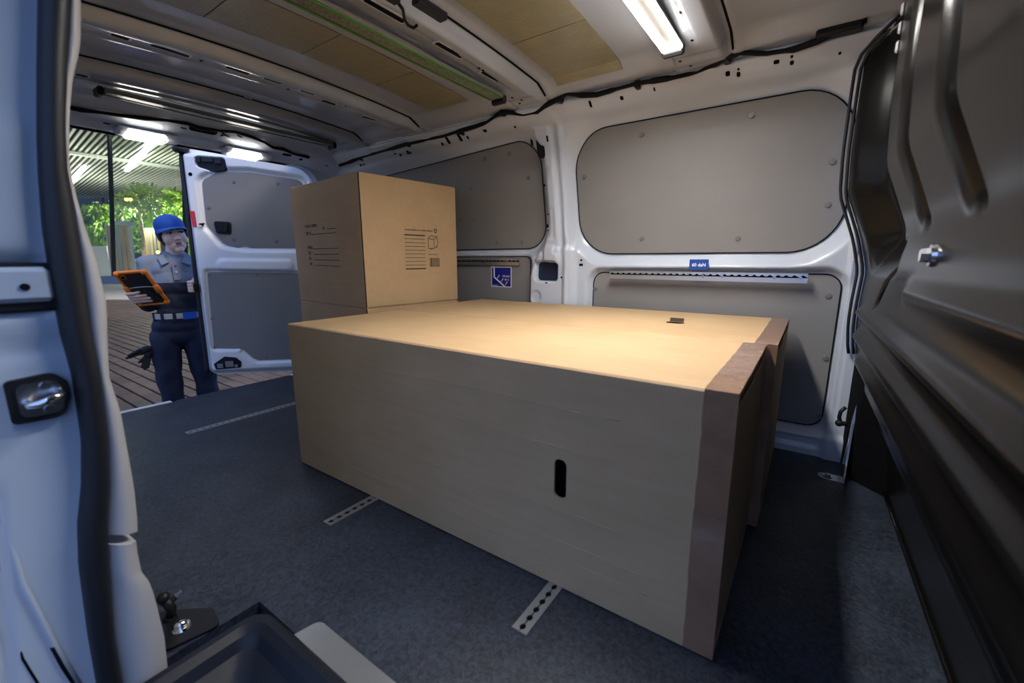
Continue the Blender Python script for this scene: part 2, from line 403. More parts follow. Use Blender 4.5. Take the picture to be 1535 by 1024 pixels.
# load-securing track on the wall (scalloped aluminium)
def track(m, L, w, h, pitch, n_screw):
    """track along local +u (0..L), width v 0..w, proud by h along n; returns via callback list of (u,v,n)"""
def track_mesh(fr, L, w, h, pitch=.0254, wave=False):
    m = MB()
    q = lambda u, v, k: fr(u, v, k)
    m.mat(0); m.prism([(0, 0), (L, 0), (L, w), (0, w)], lambda u, v: q(u, v, 0), lambda u, v: q(u, v, h*.35))
    # lower lip, upper lip with scallops
    def lip(v0, v1, sgn):
        out = [(0, v1)]; n = int(L/pitch); N = n*10
        edge = []
        for i in range(N+1):
            u = L*i/N; ph = (u/pitch) % 1.0; d = abs(ph-.5)*pitch; rr = .0080
            b = math.sqrt(max(0, rr*rr-d*d)) if d < rr else 0.0
            edge.append((u, v0+sgn*max(.0, b-.003)))
        top = [(L, v1), (0, v1)]
        m.prism(edge+top if sgn > 0 else edge+top, lambda u, v: q(u, v, h*.35), lambda u, v: q(u, v, h))
    mid = w*(.62 if wave else .52)
    lip(mid+.0012, w, 1)
    if wave: m.prism([(0, 0), (L, 0), (L, mid-.0035), (0, mid-.0035)], lambda u, v: q(u, v, h*.35), lambda u, v: q(u, v, h*.9))
    else: lip(mid-.0012, 0, -1)
    m.mat(1); m.prism([(0.002, mid-.0085), (L-.002, mid-.0085), (L-.002, mid+.0085), (.002, mid+.0085)], lambda u, v: q(u, v, h*.351), lambda u, v: q(u, v, h*.38))
    return m
for (xa, xb, zt, sc) in ((-.752, -.014, .668, [(-.36), (-.29), (-.115), (-.035)]), (-2.10, -1.268, .722, [-1.35, -1.5])):
    yb = 1.87+(.0 if zt < .7 else .022)
    base = 1.862 if zt < .7 else 1.896
    fr = lambda u, v, k, xa=xa, zt=zt, base=base: (xa+u, base-k, zt-.034+v)
    t = track_mesh(fr, xb-xa, .034, .011, wave=True); o = t.build('tie_down_track', ['aluminium', 'gap_black'], wall, fix=True)
    for sx in sc:
        m = MB(); m.cyl((sx, base-.004, zt-.0165), (sx, base-.010, zt-.0165), .0075, .006, 12); m.box((sx-.004, base-.0106, zt-.0172), (sx+.004, base-.0099, zt-.0158)); m.build('screw', 'steel', o, fix=True)

# ---- ceiling: roof skin with four pressed cross members
def zroof(y): return 1.425-.032*((y-.95)/.70)**2
RIBS = [(-2.335, -2.135), (-1.835, -1.690), (-1.130, -.965), (-.470, -.285)]
def roof_z(x, y):
    z = zroof(y)
    for a, b in RIBS:
        e = np.clip((1.66-y)/.10, .25, 1)
        z = z-.046*band(x, a+.012, b-.012, .014)*e
        z = z+.007*band(x, (a+b)/2-.035, (a+b)/2+.012, .008)*band(y, .2, 1.5, .02)
        z = z-.005*band(x, a-.03, b+.03, .012)*(1-band(x, a-.001, b+.001, .004))
    # swages in the bays
    for c in (-1.98, -.02): z = z+.004*band(x, c-.10, c+.10, .01)*band(y, .2, 1.50, .02)
    z = z-.030*sst(1.56, 1.64, y)
    return z
ys = np.arange(.06, 1.80, .008); xr = np.arange(-2.68, .32, .0075)
Y_, X_ = np.meshgrid(ys, xr)
m = MB(); m.grid(np.stack([X_, Y_, roof_z(X_, Y_)], -1), flip=True)
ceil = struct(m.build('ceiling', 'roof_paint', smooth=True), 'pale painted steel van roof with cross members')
def rz(x, y): return float(roof_z(np.array([x]), np.array([y]))[0])
for (a, b) in RIBS:      # dark open seam where each cross member leaves the roof skin
    for xx, y0, y1 in ((b+.004, .15, 1.62), (a-.004, .15, 1.58)):
        pts = [(xx, y, rz(xx, y)-.0005) for y in np.linspace(y0, y1, 24)]
        m = MB(); m.tube(pts, .0042, 6, flat=.6); m.build('roof_seam', 'gap_black', ceil, smooth=True)
def roof_slot(u, v, L, w, name='rib_slot'):
    p = at((u, v), 2, 1.372); x, y = p[0], p[1]; z = rz(x, y)
    m = MB(); m.mat(1); o = round_outline([(-w-.006, -L/2-.006), (w+.006, -L/2-.006), (w+.006, L/2+.006), (-w-.006, L/2+.006)], .006, 3)
    m.prism(o, lambda a, b: (x+a, y+b, z+.004), lambda a, b: (x+a, y+b, z-.0015))
    m.mat(0); o = round_outline([(-w, -L/2), (w, -L/2), (w, L/2), (-w, L/2)], .004, 3)
    m.prism(o, lambda a, b: (x+a, y+b, z+.002), lambda a, b: (x+a, y+b, z-.0024)); m.build(name, ['gap_black', 'white_paint'], ceil, fix=True)
for (u, v, L) in [(256, 79, .10), (357, 111, .075), (410, 126, .065), (462, 143, .06), (493, 157, .062), (553, 177, .07), (180, 55, .04), (578, 20, .13), (674, 78, .12), (736, 115, .10), (122, 110, .03), (372, 165, .02)]:
    roof_slot(u, v, L, .009)
for (u, v) in [(718, 102), (724, 105), (768, 140), (779, 148), (782, 144), (1021, 20), (1038, 57), (1020, 84), (1036, 89), (1017, 105), (358, 160), (366, 163), (376, 165), (384, 168), (302, 96), (432, 139), (519, 162)]:
    p = at((u, v), 2, 1.372); z = rz(p[0], p[1]); m = MB(); m.cyl((p[0], p[1], z+.003), (p[0], p[1], z-.0016), .005, .005, 10); m.build('rivet_hole', 'gap_black', ceil)
# cream damping sheets stuck in two bays
for xa, xb, cuts in ((-1.545, -1.315, [.335, .642, .940, 1.252, 1.560]), (-.893, -.632, [.40, .690, .985, 1.290, 1.600])):
    for y0, y1 in zip(cuts[:-1], cuts[1:]):
        yy = np.linspace(y0+.0018, y1-.0018, 9); top = [[(x, y, zroof(y)-.0008) for y in yy] for x in (xa, xb)]; bot = [[(x, y, rz((xa+xb)/2, y)-.0035) for y in yy] for x in (xa, xb)]
        m = MB(); m.grid(top); m.grid(bot, flip=True)
        for s_ in (0, 1): m.grid([top[s_], bot[s_]])
        m.grid([[top[0][0], bot[0][0]], [top[1][0], bot[1][0]]]); m.grid([[top[0][-1], bot[0][-1]], [top[1][-1], bot[1][-1]]])
        m.build('damping_sheet', 'pad_cream', ceil, fix=True)

# ---- rear frame: opening with rounded corners, header rail over the doors
m = MB()
outer = [(.02, -.12), (1.95, -.12), (1.95, 1.47), (.02, 1.47)]
hole = round_outline([(.30, -.06), (1.70, -.06), (1.665, 1.283), (.34, 1.283)], [.02, .05, .13, .13], 8)
m.holed(outer, [hole], lambda y, z: (-2.66, y, z)); m.holed(outer, [hole], lambda y, z: (-2.72, y, z))
nh = len(hole); m.add([(-2.66, y, z) for y, z in hole]+[(-2.72, y, z) for y, z in hole], [(i, (i+1) % nh, nh+(i+1) % nh, nh+i) for i in range(nh)])
rear = struct(m.build('wall_rear', 'shaded_paint', fix=True), 'white steel rear door frame of the van')
prof = [(-2.40, 1.42), (-2.425, 1.402), (-2.47, 1.392), (-2.50, 1.372), (-2.515, 1.345), (-2.56, 1.318), (-2.62, 1.300), (-2.655, 1.292), (-2.665, 1.283), (-2.715, 1.283)]
yy = np.linspace(.08, 1.80, 60)
def hdr(x, z, y):
    e = max(0, (y-1.50)/.28); return (x+.0*e, y, z-.05*e*e-.012*band(np.array([y]), .52, .88, .02)[0]*(1 if z < 1.33 else 0)*0)
m = MB(); m.grid([[hdr(x, z, y) for y in yy] for x, z in prof]); header = m.build('header_rail', 'white_paint', rear, smooth=True, auto=40)
m = MB(); m.tube([(-2.405, y, zroof(y)-.012) for y in np.linspace(.15, 1.62, 20)], .005, 6, flat=.6); m.build('roof_seam', 'gap_black', header)
# oval cable pocket and small marks in the header
for (u, v, w, h) in [(305, 195, .060, .018), (275, 192, .012, .003), (333, 203, .006, .006), (430, 232, .026, .012), (451, 239, .011, .011), (160, 185, .012, .004)]:
    p = at((u, v), 0, -2.565); pz = 1.318
    for xa_, za_, xb_, zb_ in [(*prof[i], *prof[i+1]) for i in range(len(prof)-1)]:
        d = ray((u, v)); o = np.array([0, 0, HC]); t0, t1 = 0, 0
        nx, nz = (zb_-za_), -(xb_-xa_); t = (nx*(xa_)+nz*(za_-HC))/(nx*d[0]+nz*d[2]); q = o+d*t
        if min(xa_, xb_)-1e-6 <= q[0] <= max(xa_, xb_)+1e-6 and .1 < q[1] < 1.8:
            L_ = math.hypot(xb_-xa_, zb_-za_); ex, ez = (xb_-xa_)/L_, (zb_-za_)/L_; nx, nz = -ez, ex
            if nz > 0: nx, nz = -nx, -nz
            out = round_outline([(-w, -h), (w, -h), (w, h), (-w, h)], min(w, h)*.9, 5)
            m = MB(); m.prism(out, lambda a, b: (q[0]+ex*b-nx*.003, q[1]+a, q[2]+ez*b-nz*.003), lambda a, b: (q[0]+ex*b+nx*.0016, q[1]+a, q[2]+ez*b+nz*.0016))
            m.build('header_opening', 'gap_black', header, fix=True); break

# ---- bulkhead behind the cab: black ribbed steel, height field x(y, z)
BZ = [-.02, .06, .16, .27, .34, .42, .50, .58, .70, .78, .84, .92, 1.05, 1.45]
BX = [.266, .262, .250, .215, .178, .158, .150, .150, .156, .160, .138, .108, .100, .098]
def bulk_x(y, z):
    x = np.interp(z, BZ, BX)
    x = (x+np.interp(z-.015, BZ, BX)+np.interp(z+.015, BZ, BX))/3
    lean = .026*np.clip((1.75-y)/1.25, -.2, 1.6)-.012
    x = x+lean*(1-sst(.0, .3, .3-z)*0)
    up = sst(.66, .80, z)
    # corner recess beside the wall, flange running up the wall
    x = x+.055*up*band(y, 1.31, 1.665, .030)
    x = x-.030*up*sst(1.68, 1.72, y)
    # horizontal swages across the lower half
    fade = 1-sst(1.66, 1.76, y)
    for zc, a, w in ((.560, .022, .020), (.487, .022, .020), (.405, .018, .022), (.31, .012, .02), (.22, .010, .02)):
        x = x-a*np.exp(-((z-zc)/w)**2)*fade
    x = x-.014*np.exp(-((z-.655)/.018)**2)*(1-sst(1.08, 1.18, y))
    # upright swages above
    for yc, zb in ((1.075, .785), (.795, .79), (.50, .79)):
        x = x+.017*np.exp(-((y-yc)/.0125)**2)*sst(zb-.015, zb+.015, z)
        x = x-.006*np.exp(-((y-yc-.05)/.018)**2)*sst(zb-.015, zb+.015, z)
    # slanting groove
    t = np.clip((z-.60)/.16, 0, 1); yl = 1.47-.20*t
    x = x+.022*np.exp(-((y-yl)/.014)**2)*band(z, .60, .755, .012)
    return x
yb_ = np.arange(.02, 1.90, .0085); zb_ = np.arange(-.012, 1.44, .0075)
Z_, Y_ = np.meshgrid(zb_, yb_)
Xb = bulk_x(Y_, Z_)
lim = 1.655+np.clip(Z_/.36, 0, 1)*.17
lim = np.where(Z_ > .36, np.interp(Z_, [.36, .40, .70, 1.2, 1.28, 1.33, 1.36, 1.44], [1.835, 1.84, 1.84, 1.765, 1.722, 1.680, 1.645, 1.50]), lim)
keep = (Y_ < lim)[:-1, :-1]
m = MB(); m.grid(np.stack([Xb, np.minimum(Y_, lim+.004), Z_], -1), keep=keep)
bulk = struct(m.build('wall_front', 'bulkhead_black', smooth=True), 'black ribbed steel bulkhead behind the cab')
e_ = [(float(bulk_x(np.array([float(lim[0, np.argmin(abs(zb_-z))])]), np.array([z]))[0])-.002, float(lim[0, np.argmin(abs(zb_-z))])+.002, z) for z in np.arange(.40, 1.36, .03)]
for off in (0, .012):
    m = MB(); m.tube([(p[0]-.004-off*1.2, p[1]-off*.2, p[2]) for p in e_], .0045, 6); m.build('edge_seal', 'rubber', bulk, smooth=True)
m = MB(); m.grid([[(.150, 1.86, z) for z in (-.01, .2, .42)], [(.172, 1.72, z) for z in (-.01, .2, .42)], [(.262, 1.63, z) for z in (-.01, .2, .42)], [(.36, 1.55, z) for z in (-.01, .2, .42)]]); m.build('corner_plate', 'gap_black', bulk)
m = MB(); m.tube([(.262-.012+.026*(1.75-y)/1.25, y, .012) for y in np.linspace(.1, 1.64, 12)], .006, 6); m.build('bottom_edge', 'bulkhead_black', bulk, smooth=True)
def bx(y, z): return float(bulk_x(np.array([y]), np.array([z]))[0])
m = MB(); y_, z_ = .99, .725; x_ = bx(y_, z_); m.cyl((x_+.002, y_, z_), (x_-.006, y_, z_), .020, .018, 18); m.cyl((x_-.006, y_, z_), (x_-.018, y_, z_), .0125, .011, 6)
m.build('bulkhead_bolt', 'chrome', bulk, fix=True, auto=30)
for i, (u, v) in enumerate([(1354, 12), (1350, 42), (1346, 68), (1343, 92)]):
    q = at((u, v), 0, .103); m = MB(); y_ = min(q[1], 1.305); z_ = q[2]; m.rbox((bx(1.29, z_)-.009, 1.288, z_-.011), (bx(1.29, z_)-.002, 1.302, z_+.011), .003); m.build('edge_glint', 'trim_plastic', bulk)  # pale blocks stand for bright spots of light along the panel edge
# white column of the body beside the bulkhead with tie-down foot
br = thing('floor_bracket', 'small steel angle bracket bolted to the floor at the bulkhead foot', 'bracket', (.155, 1.70, 0))
m = MB(); m.prism([(1.66, .001), (1.78, .001), (1.775, .05), (1.765, .12), (1.80, .20), (1.80, .30), (1.775, .30), (1.755, .18), (1.70, .06), (1.66, .006)], lambda u, v: (.150+.06*v, u, v), lambda u, v: (.155+.06*v, u, v)); m.build('bracket_plate', 'steel', br, fix=True)
m = MB(); m.prism(round_outline([(.085, 1.665), (.155, 1.665), (.155, 1.715), (.085, 1.715)], [.02, .002, .002, .02], 5), lambda u, v: (u, v, .0005), lambda u, v: (u, v, .0045)); m.build('bracket_foot', 'steel', br, fix=True)
m = MB(); m.cyl((.112, 1.69, .0045), (.112, 1.69, .007), .014, .014, 16); m.cyl((.112, 1.69, .007), (.112, 1.69, .013), .009, .008, 6); m.build('bolt', 'chrome', br, fix=True)
m = MB(); m.cyl((.150, 1.79, .165), (.128, 1.785, .165), .008, .008, 10); m.tube([(.132, 1.785, .165), (.126, 1.788, .185), (.128, 1.79, .205), (.140, 1.795, .222)], .006, 8); m.sphere((.128, 1.785, .165), .012); m.build('locking_knob', 'black_plastic', br, smooth=True)

# ---- near side: quarter panel behind the side door, its jamb, seal and trims
JX = -.885
def jam(px, x=JX): return at(px, 0, x)
seal_l = [(64, -340), (57, -10), (55, 100), (55, 200), (57, 260), (63, 341), (76, 430), (90, 500), (107, 562), (122, 660), (122, 730), (116, 786), (118, 850), (132, 955), (147, 1040)]
seal_r = [(112, -340), (106, -10), (99, 100), (98, 200), (101, 260), (115, 341), (127, 430), (136, 500), (149, 562), (161, 660), (163, 730), (161, 786), (163, 850), (171, 955), (186, 1040)]
trim_r = [(126, -340), (122, -10), (122, 60), (117, 92), (110, 114), (105, 170), (105, 245), (116, 295), (130, 345), (146, 390), (161, 455), (163, 520), (165, 565), (182, 618), (193, 680), (202, 730), (207, 780), (207.5, 796)]
low_r = [(205, 812), (207, 830), (213, 858), (224, 872), (231, 890), (236, 910), (247, 955), (252, 1000), (254, 1040)]
def resample(px, vs):
    a = np.array(px, float); return [(float(np.interp(v, a[:, 1], a[:, 0])), v) for v in vs]
wr = MB(); wr.box((-2.66, .15, -.05), (-1.02, .17, 1.44)); wr.box((-2.66, .01, -.25), (-1.00, .03, 1.40)); wr.box((-.93, .05, 1.30), (.35, .17, 1.44))
near = struct(wr.build('wall_right', 'shaded_paint', fix=True), 'white steel quarter panel and sliding door jamb')
vs_ = list(np.linspace(-340, 1040, 93))
sl = [jam(p) for p in resample(seal_l, vs_)]; sr = [jam(p) for p in resample(seal_r, vs_)]
# jamb sheet: from the outer skin to the seal, with ledges and swages
rows = []
for p in sl:
    z = p[2]; r = []
    for t in np.linspace(0, 1, 26):
        y = -.09+(p[1]+.012+.09)*t
        x = JX-.004-.05*(1-sst(0, .35, np.array(t)))
        x = x+.004*band(np.array(z), .735, .90, .02)*band(np.array(y), -.2, p[1]-.014, .006)
        x = x-.018*band(np.array(z), .652, .722, .004)*band(np.array(y), -.2, p[1]-.004, .004)
        x = x-.006*np.exp(-((z-.60)/.006)**2)
        yc = .055-.10*(z < .5)*(.5-z)
        x = x-.008*np.exp(-((y-yc+.012)/.006)**2)*(z < .40)
        r.append((float(x), float(y), float(z)))
    rows.append(r)
m = MB(); m.grid(rows, flip=True); jamb = m.build('door_jamb', 'shaded_paint', near, smooth=True)
# rubber door seal, fat rounded strip following the jamb
rows = []
for a, b in zip(sl, sr):
    r = []
    for t in np.linspace(0, math.pi, 13):
        c = (1-math.cos(t))/2; r.append((JX-.004+.024*math.sin(t)**.6+.006*math.exp(-((c-.5)/.12)**2)*0, a[1]+(b[1]-a[1])*c, a[2]+(b[2]-a[2])*c))
    rows.append(r)
m = MB(); m.grid(rows, flip=True); m.build('door_seal', 'rubber', near, smooth=True)
def trim(rp, v0, v1, name, bulge):
    vs = list(np.linspace(v0, v1, 60)); L = [jam(p) for p in resample(seal_r, vs)]; R = [jam(p) for p in resample(rp, vs)]
    rows = []
    for a, b in zip(L, R):
        r = []
        for t in np.linspace(0, 1, 9):
            y = a[1]-.006+(b[1]-a[1]+.006)*t; r.append((JX-.012+bulge*math.sin(math.pi*min(1, .12+t*.75)), y, a[2]+(b[2]-a[2])*t))
        for t in (.3, .6, 1.0): r.append((JX-.012-.16*t-.01, b[1]-.012*t, b[2]))
        rows.append(r)
    m = MB(); m.grid(rows, flip=True)
    n = len(rows[0]); m.add(rows[0]+[(JX-.18, rows[0][0][1], rows[0][0][2])], [tuple(range(n+1))]); m.add(rows[-1]+[(JX-.18, rows[-1][0][1], rows[-1][0][2])], [tuple(range(n+1))[::-1]])
    return m.build(name, 'trim_plastic', near, smooth=True, auto=50)
trim(trim_r, -340, 798, 'pillar_trim', .020)
trim(low_r, 812, 1040, 'lower_pillar_trim', .024)
for nm, px_, r_, mt_ in (('jamb_edge', [(-20, 700), (0, 764), (34, 876), (81, 966), (125, 1040)], .0045, 'shaded_paint'), ('jamb_groove', [(-14, 800), (0, 854), (20, 927), (34, 988), (66, 1040)], .0016, 'gap_black'), ('jamb_drain', [(80, 968), (96, 998), (124, 1040)], .0042, 'gap_black')):
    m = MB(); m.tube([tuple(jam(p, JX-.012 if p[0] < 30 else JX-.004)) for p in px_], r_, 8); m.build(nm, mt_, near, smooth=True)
# striker in its black housing
c = jam((60, 596)); sy, sz = c[1], c[2]
st = MB(); st.prism(round_outline([(sy-.031, sz-.031), (sy+.020, sz-.033), (sy+.030, sz-.005), (sy+.030, sz+.018), (sy+.016, sz+.034), (sy-.031, sz+.030)], [.006, .016, .016, .012, .014, .006], 4), lambda u, v: (JX-.002, u, v), lambda u, v: (JX+.006, u, v)); st.build('striker_housing', 'black_plastic', near, fix=True)
st = MB(); st.prism(round_outline([(sy-.022, sz-.024), (sy+.018, sz-.024), (sy+.025, sz), (sy+.018, sz+.024), (sy-.022, sz+.024)], .010, 4), lambda u, v: (JX+.006, u, v), lambda u, v: (JX+.0085, u, v))
for dz in (-.016, .017): st.cyl((JX+.0085, sy+.006, sz+dz), (JX+.013, sy+.006, sz+dz), .0065, .0055, 12)
st.build('striker_plate', 'steel', near, fix=True)
st = MB(); st.tube([(JX+.006, sy-.013, sz-.004), (JX+.026, sy-.013, sz-.004), (JX+.032, sy-.006, sz-.002), (JX+.032, sy+.010, sz+.003), (JX+.026, sy+.018, sz+.005), (JX+.006, sy+.018, sz+.005)], .0052, 10); st.build('striker_loop', 'chrome', near, smooth=True)
# blocky guide bracket above the striker
c0 = jam((72, 400)); c1 = jam((0, 455))
st = MB(); st.rbox((JX-.022, c1[1]-.06, c1[2]), (JX+.012, c0[1], c0[2]), .006); gb = st.build('door_guide', 'shaded_paint', near)
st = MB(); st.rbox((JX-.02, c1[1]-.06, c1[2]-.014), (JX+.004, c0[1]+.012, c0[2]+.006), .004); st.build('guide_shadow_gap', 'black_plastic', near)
c = jam((35, 430)); st = MB(); st.cyl((JX+.010, c[1], c[2]), (JX+.0135, c[1], c[2]), .005, .005, 12); st.build('bolt_hole', 'gap_black', near)
# hook and chromed floor eyelet at the jamb foot
hk = thing('floor_hook', 'black sprung hook beside the pale pillar trim foot', 'hook', (-.99, .205, 0))
m = MB(); q = at((247, 910), 0, -1.00); m.sphere(q+np.array([0, 0, .02]), .012); m.cyl(q, q+np.array([.0, .028, .012]), .006, .005, 8); m.sphere(q+np.array([.004, .004, -.03]), .013); m.tube([q+np.array([0, 0, .02]), q+np.array([.01, .008, -.005]), q+np.array([.004, .004, -.03])], .009, 8); m.build('hook_body', 'black_plastic', hk, smooth=True)
m = MB(); m.cyl(q+np.array([0, .02, .0085]), q+np.array([0, .032, .0135]), .0065, .006, 8); m.build('hook_tip', 'steel', hk); m = MB(); m.cyl((q[0], q[1], .001), (q[0], q[1], q[2]-.03), .009, .009, 8); m.build('hook_post', 'black_plastic', hk)
ey = thing('floor_eyelet', 'shiny chrome tie-down eyelet on a dark plate by the pillar foot', 'eyelet', (-.955, .228, 0))
m = MB(); m.prism(round_outline([(-1.03, .175), (-.915, .185), (-.895, .27), (-.955, .278), (-1.03, .22)], .014, 4), lambda u, v: (u, v, .0008), lambda u, v: (u, v, .006)); m.build('eyelet_plate', 'black_plastic', ey, fix=True)
m = MB(); q = at((272, 940), 2, .006); m.cyl((q[0], q[1], .006), (q[0], q[1], .010), .017, .015, 20); m.sphere((q[0], q[1], .012), (.009, .012, .008)); m.build('eyelet_stud', 'chrome', ey, fix=True, auto=40)

# ---- step well of the side door
def rr(x0, x1, y0, y1, z, r): return [(u, v, z) for u, v in round_outline([(x0, y0), (x1, y0), (x1, y1), (x0, y1)], r, 6)]
tr = MB(); LO = [rr(-.865, .40, -.22, .338, .010, .045), rr(-.859, .394, -.214, .332, .015, .042), rr(-.845, .385, -.20, .318, .016, .038), rr(-.830, .375, -.195, .303, .006, .034), rr(-.818, .37, -.19, .290, -.012, .030), rr(-.775, .35, -.17, .250, -.040, .028), rr(-.765, .34, -.165, .240, -.048, .026), rr(-.755, .335, -.16, .230, -.19, .024)]
n = len(LO[0])
for a, b in zip(LO[:-1], LO[1:]): tr.add(a+b, [(i, (i+1) % n, n+(i+1) % n, n+i) for i in range(n)])
tr.add(LO[-1], [tuple(range(n))]); tr.add(LO[0]+rr(-.865, .40, -.22, .338, -.03, .045), [(i, n+i, n+(i+1) % n, (i+1) % n) for i in range(n)])
o = tr.build('step_tray', 'tray_plastic', smooth=True, auto=60); struct(o, 'black moulded plastic step well of the side door')
m = MB(); m.prism(round_outline([(-.752, .338), (.40, .338), (.40, .388), (-.742, .388)], [.003, .003, .003, .018], 5), lambda u, v: (u, v, .0006), lambda u, v: (u, v, .006))
m.cyl((-.712, .372, .006), (-.712, .372, .0068), .0035, .0035, 10)
o = m.build('sill_plate', 'aluminium', fix=True); struct(o, 'brushed aluminium edge plate of the step well')
m = MB(); m.box((-1.0, .02, -.66), (.42, .34, -.20)); struct(m.build('trim_1', 'black_plastic', fix=True), 'dark underbody below the step')
# ================================================================== REAR DOOR (open)
DH = np.array([-2.70, 1.74, 0.0]); DT = math.radians(44); DW = .88
DD = np.array([-math.sin(DT), -math.cos(DT), 0]); DN = np.array([math.cos(DT), -math.sin(DT), 0])
def dpt(u, z, k=0.0):      # u from the free edge, k out of the inner face
    p = DH+DD*(DW-u)+DN*k; return (p[0], p[1], z)
UPP = ([(.135, 1.215), (.235, 1.268), (.42, 1.272), (.74, 1.232), (.745, .790), (.36, .790), (.21, .812), (.128, .93)], .035)
LOW = ([(.098, .645), (.745, .628), (.745, .030), (.345, .032), (.23, .118), (.076, .128)], .018)
def door_off(u, z):
    d = np.zeros_like(u)
    d += .022*(1-sst(-.002, .030, sdpoly(u, z, UPP[0], UPP[1])))
    d = np.maximum(d, .018*(1-sst(-.002, .022, sdpoly(u, z, [(.098, .645), (.745, .628), (.745, .125), (.080, .128)], .018))))
    d = np.maximum(d, .018*(1-sst(-.002, .022, sdpoly(u, z, [(.23, .40), (.745, .40), (.745, .030), (.345, .032), (.25, .10)], .012))))
    d += .030*(1-sst(-.004, .006, sdpoly(u, z, [(.115, 1.350), (.285, 1.345), (.293, 1.275), (.225, 1.262), (.135, 1.290)], .02)))
    d += .020*(1-sst(0, .02, sdpoly(u, z, [(.24, .71), (.58, .705), (.54, .665), (.28, .67)], .015)))*0
    d -= .012*(1-sst(0, .03, sdpoly(u, z, [(.16, .705), (.66, .70), (.60, .66), (.20, .665)], .02)))
    d += .006*(1-sst(0, .008, np.abs(sdpoly(u, z, [(.055, 1.30), (.15, 1.30), (.15, .68), (.055, .68)], .03))-.002))*0
    d += .06*(1-sst(.028, .066, u)) + .05*(1-sst(-.055, -.01, z)) + .05*sst(1.345, 1.40, z) + .06*sst(.84, .90, u)
    return d
us = np.arange(-.002, .905, .0058); zs = np.arange(-.065, 1.41, .0058); Z_, U_ = np.meshgrid(zs, us)
so_ = sdpoly(U_, Z_, [(.028, 1.40), (.86, 1.385), (.90, -.06), (.012, -.06)], .06)
K_ = -door_off(U_, Z_); P = np.array(DH)+DD*(DW-U_[..., None])+DN*K_[..., None]; P[..., 2] = Z_
m = MB(); m.grid(P, flip=True, keep=(so_ < .004)[:-1, :-1])
door = struct(m.build('door_1', 'door_paint', smooth=True), 'open white rear van door with grey lining panels')
# outer skin
m = MB(); out = round_outline([(.028, 1.40), (.86, 1.385), (.90, -.06), (.012, -.06)], .06, 6); m.prism(out, lambda u, v: dpt(u, v, -.062), lambda u, v: dpt(u, v, -.075)); m.build('outer_skin', 'white_paint', door, fix=True)
def dplate(name, poly, r, k0, k1, mt, seg=6, sc=1.0, par=None):
    o = round_outline(poly, r, seg); m = MB(); m.prism(o, lambda u, v: dpt(u, v, k0), lambda u, v: dpt(u, v, k1)); return m.build(name, mt, par or door, fix=True)
p1 = dplate('lining_panel', [(.140, 1.210), (.236, 1.263), (.42, 1.267), (.74, 1.228), (.742, .794), (.38, .794), (.345, .806), (.30, .794), (.225, .812), (.133, .94)], [.05, .05, .06, .06, .02, .02, .015, .02, .07, .09], -.024, -.0175, 'panel_grey')
p2 = dplate('lining_panel', [(.102, .641), (.741, .625), (.741, .034), (.348, .036), (.315, .052), (.262, .112), (.225, .122), (.082, .132)], [.02, .02, .02, .025, .03, .03, .02, .02], -.021, -.0140, 'panel_grey')
for par, pts in ((p1, [(351, 272), (416, 275), (313, 311), (445, 324), (350, 359), (414, 362)]), (p2, [(314, 413), (386, 413), (453, 417), (318, 478), (322, 521), (400, 535)])):
    for px in pts:
        r = ray(px); o = np.array([0, 0, HC]); n3 = DN; k = -.0165; p0 = DH+DN*k; t = ((p0-o)@n3)/(r@n3); q = o+r*t
        m = MB(); m.cyl(q, q+DN*.004, .0105, .0085, 12); m.build('clip', 'clip_grey', par, fix=True)
dplate('upper_latch', [(.118, 1.348), (.283, 1.343), (.290, 1.277), (.225, 1.264), (.137, 1.292)], .018, -.030, -.006, 'black_plastic')
m = MB()
for u0, u1, z0, z1 in ((.13, .155, 1.315, 1.345), (.165, .225, 1.318, 1.342), (.235, .27, 1.310, 1.335)): 
    A = [dpt(u, z, k) for k in (-.006, .008) for (u, z) in ((u0, z0), (u1, z0), (u1, z1), (u0, z1))]; m.add(A, [(0, 1, 2, 3), (4, 5, 6, 7), (0, 1, 5, 4), (1, 2, 6, 5), (2, 3, 7, 6), (3, 0, 4, 7)])
m.build('latch_claw', 'rubber', door, fix=True)
h = dplate('door_handle', [(.178, .962), (.280, .958), (.272, .880), (.190, .884)], .014, -.018, -.010, 'black_plastic')
dplate('handle_grip', [(.196, .948), (.262, .945), (.258, .895), (.204, .900)], .010, -.010, .006, 'black_plastic', par=h)
dplate('red_reflector', [(.056, 1.022), (.084, 1.020), (.086, .922), (.062, .924)], .003, -.012, .003, 'reflector_red')
dplate('lower_latch', [(.075, .028), (.145, .075), (.215, .066), (.245, .035), (.240, -.005), (.085, -.012)], .012, -.05, .004, 'black_plastic')
m = MB()
for u0, u1, z0, z1 in ((.10, .135, .0, .03), (.15, .20, .005, .045), (.205, .225, .0, .02)):
    A = [dpt(u, z, k) for k in (.004, .014) for (u, z) in ((u0, z0), (u1, z0), (u1, z1), (u0, z1))]; m.add(A, [(0, 1, 2, 3), (4, 5, 6, 7), (0, 1, 5, 4), (1, 2, 6, 5), (2, 3, 7, 6), (3, 0, 4, 7)])
m.build('latch_claw', 'steel', door, fix=True)
c = dpt(.088, 1.242, 0); m = MB(); m.cyl(np.array(c)-DN*.01, np.array(c)+DN*.002, .011, .011, 14); m.build('door_plug', 'gap_black', door)
c = dpt(.125, .955, 0); m = MB(); m.cyl(np.array(dpt(.118, .935, -.01)), np.array(dpt(.118, .935, .012)), .004, .004, 8); m.tube([dpt(.105, .94, .012), dpt(.135, .943, .012)], .005, 8); m.build('tie_clip', 'gap_black', door)
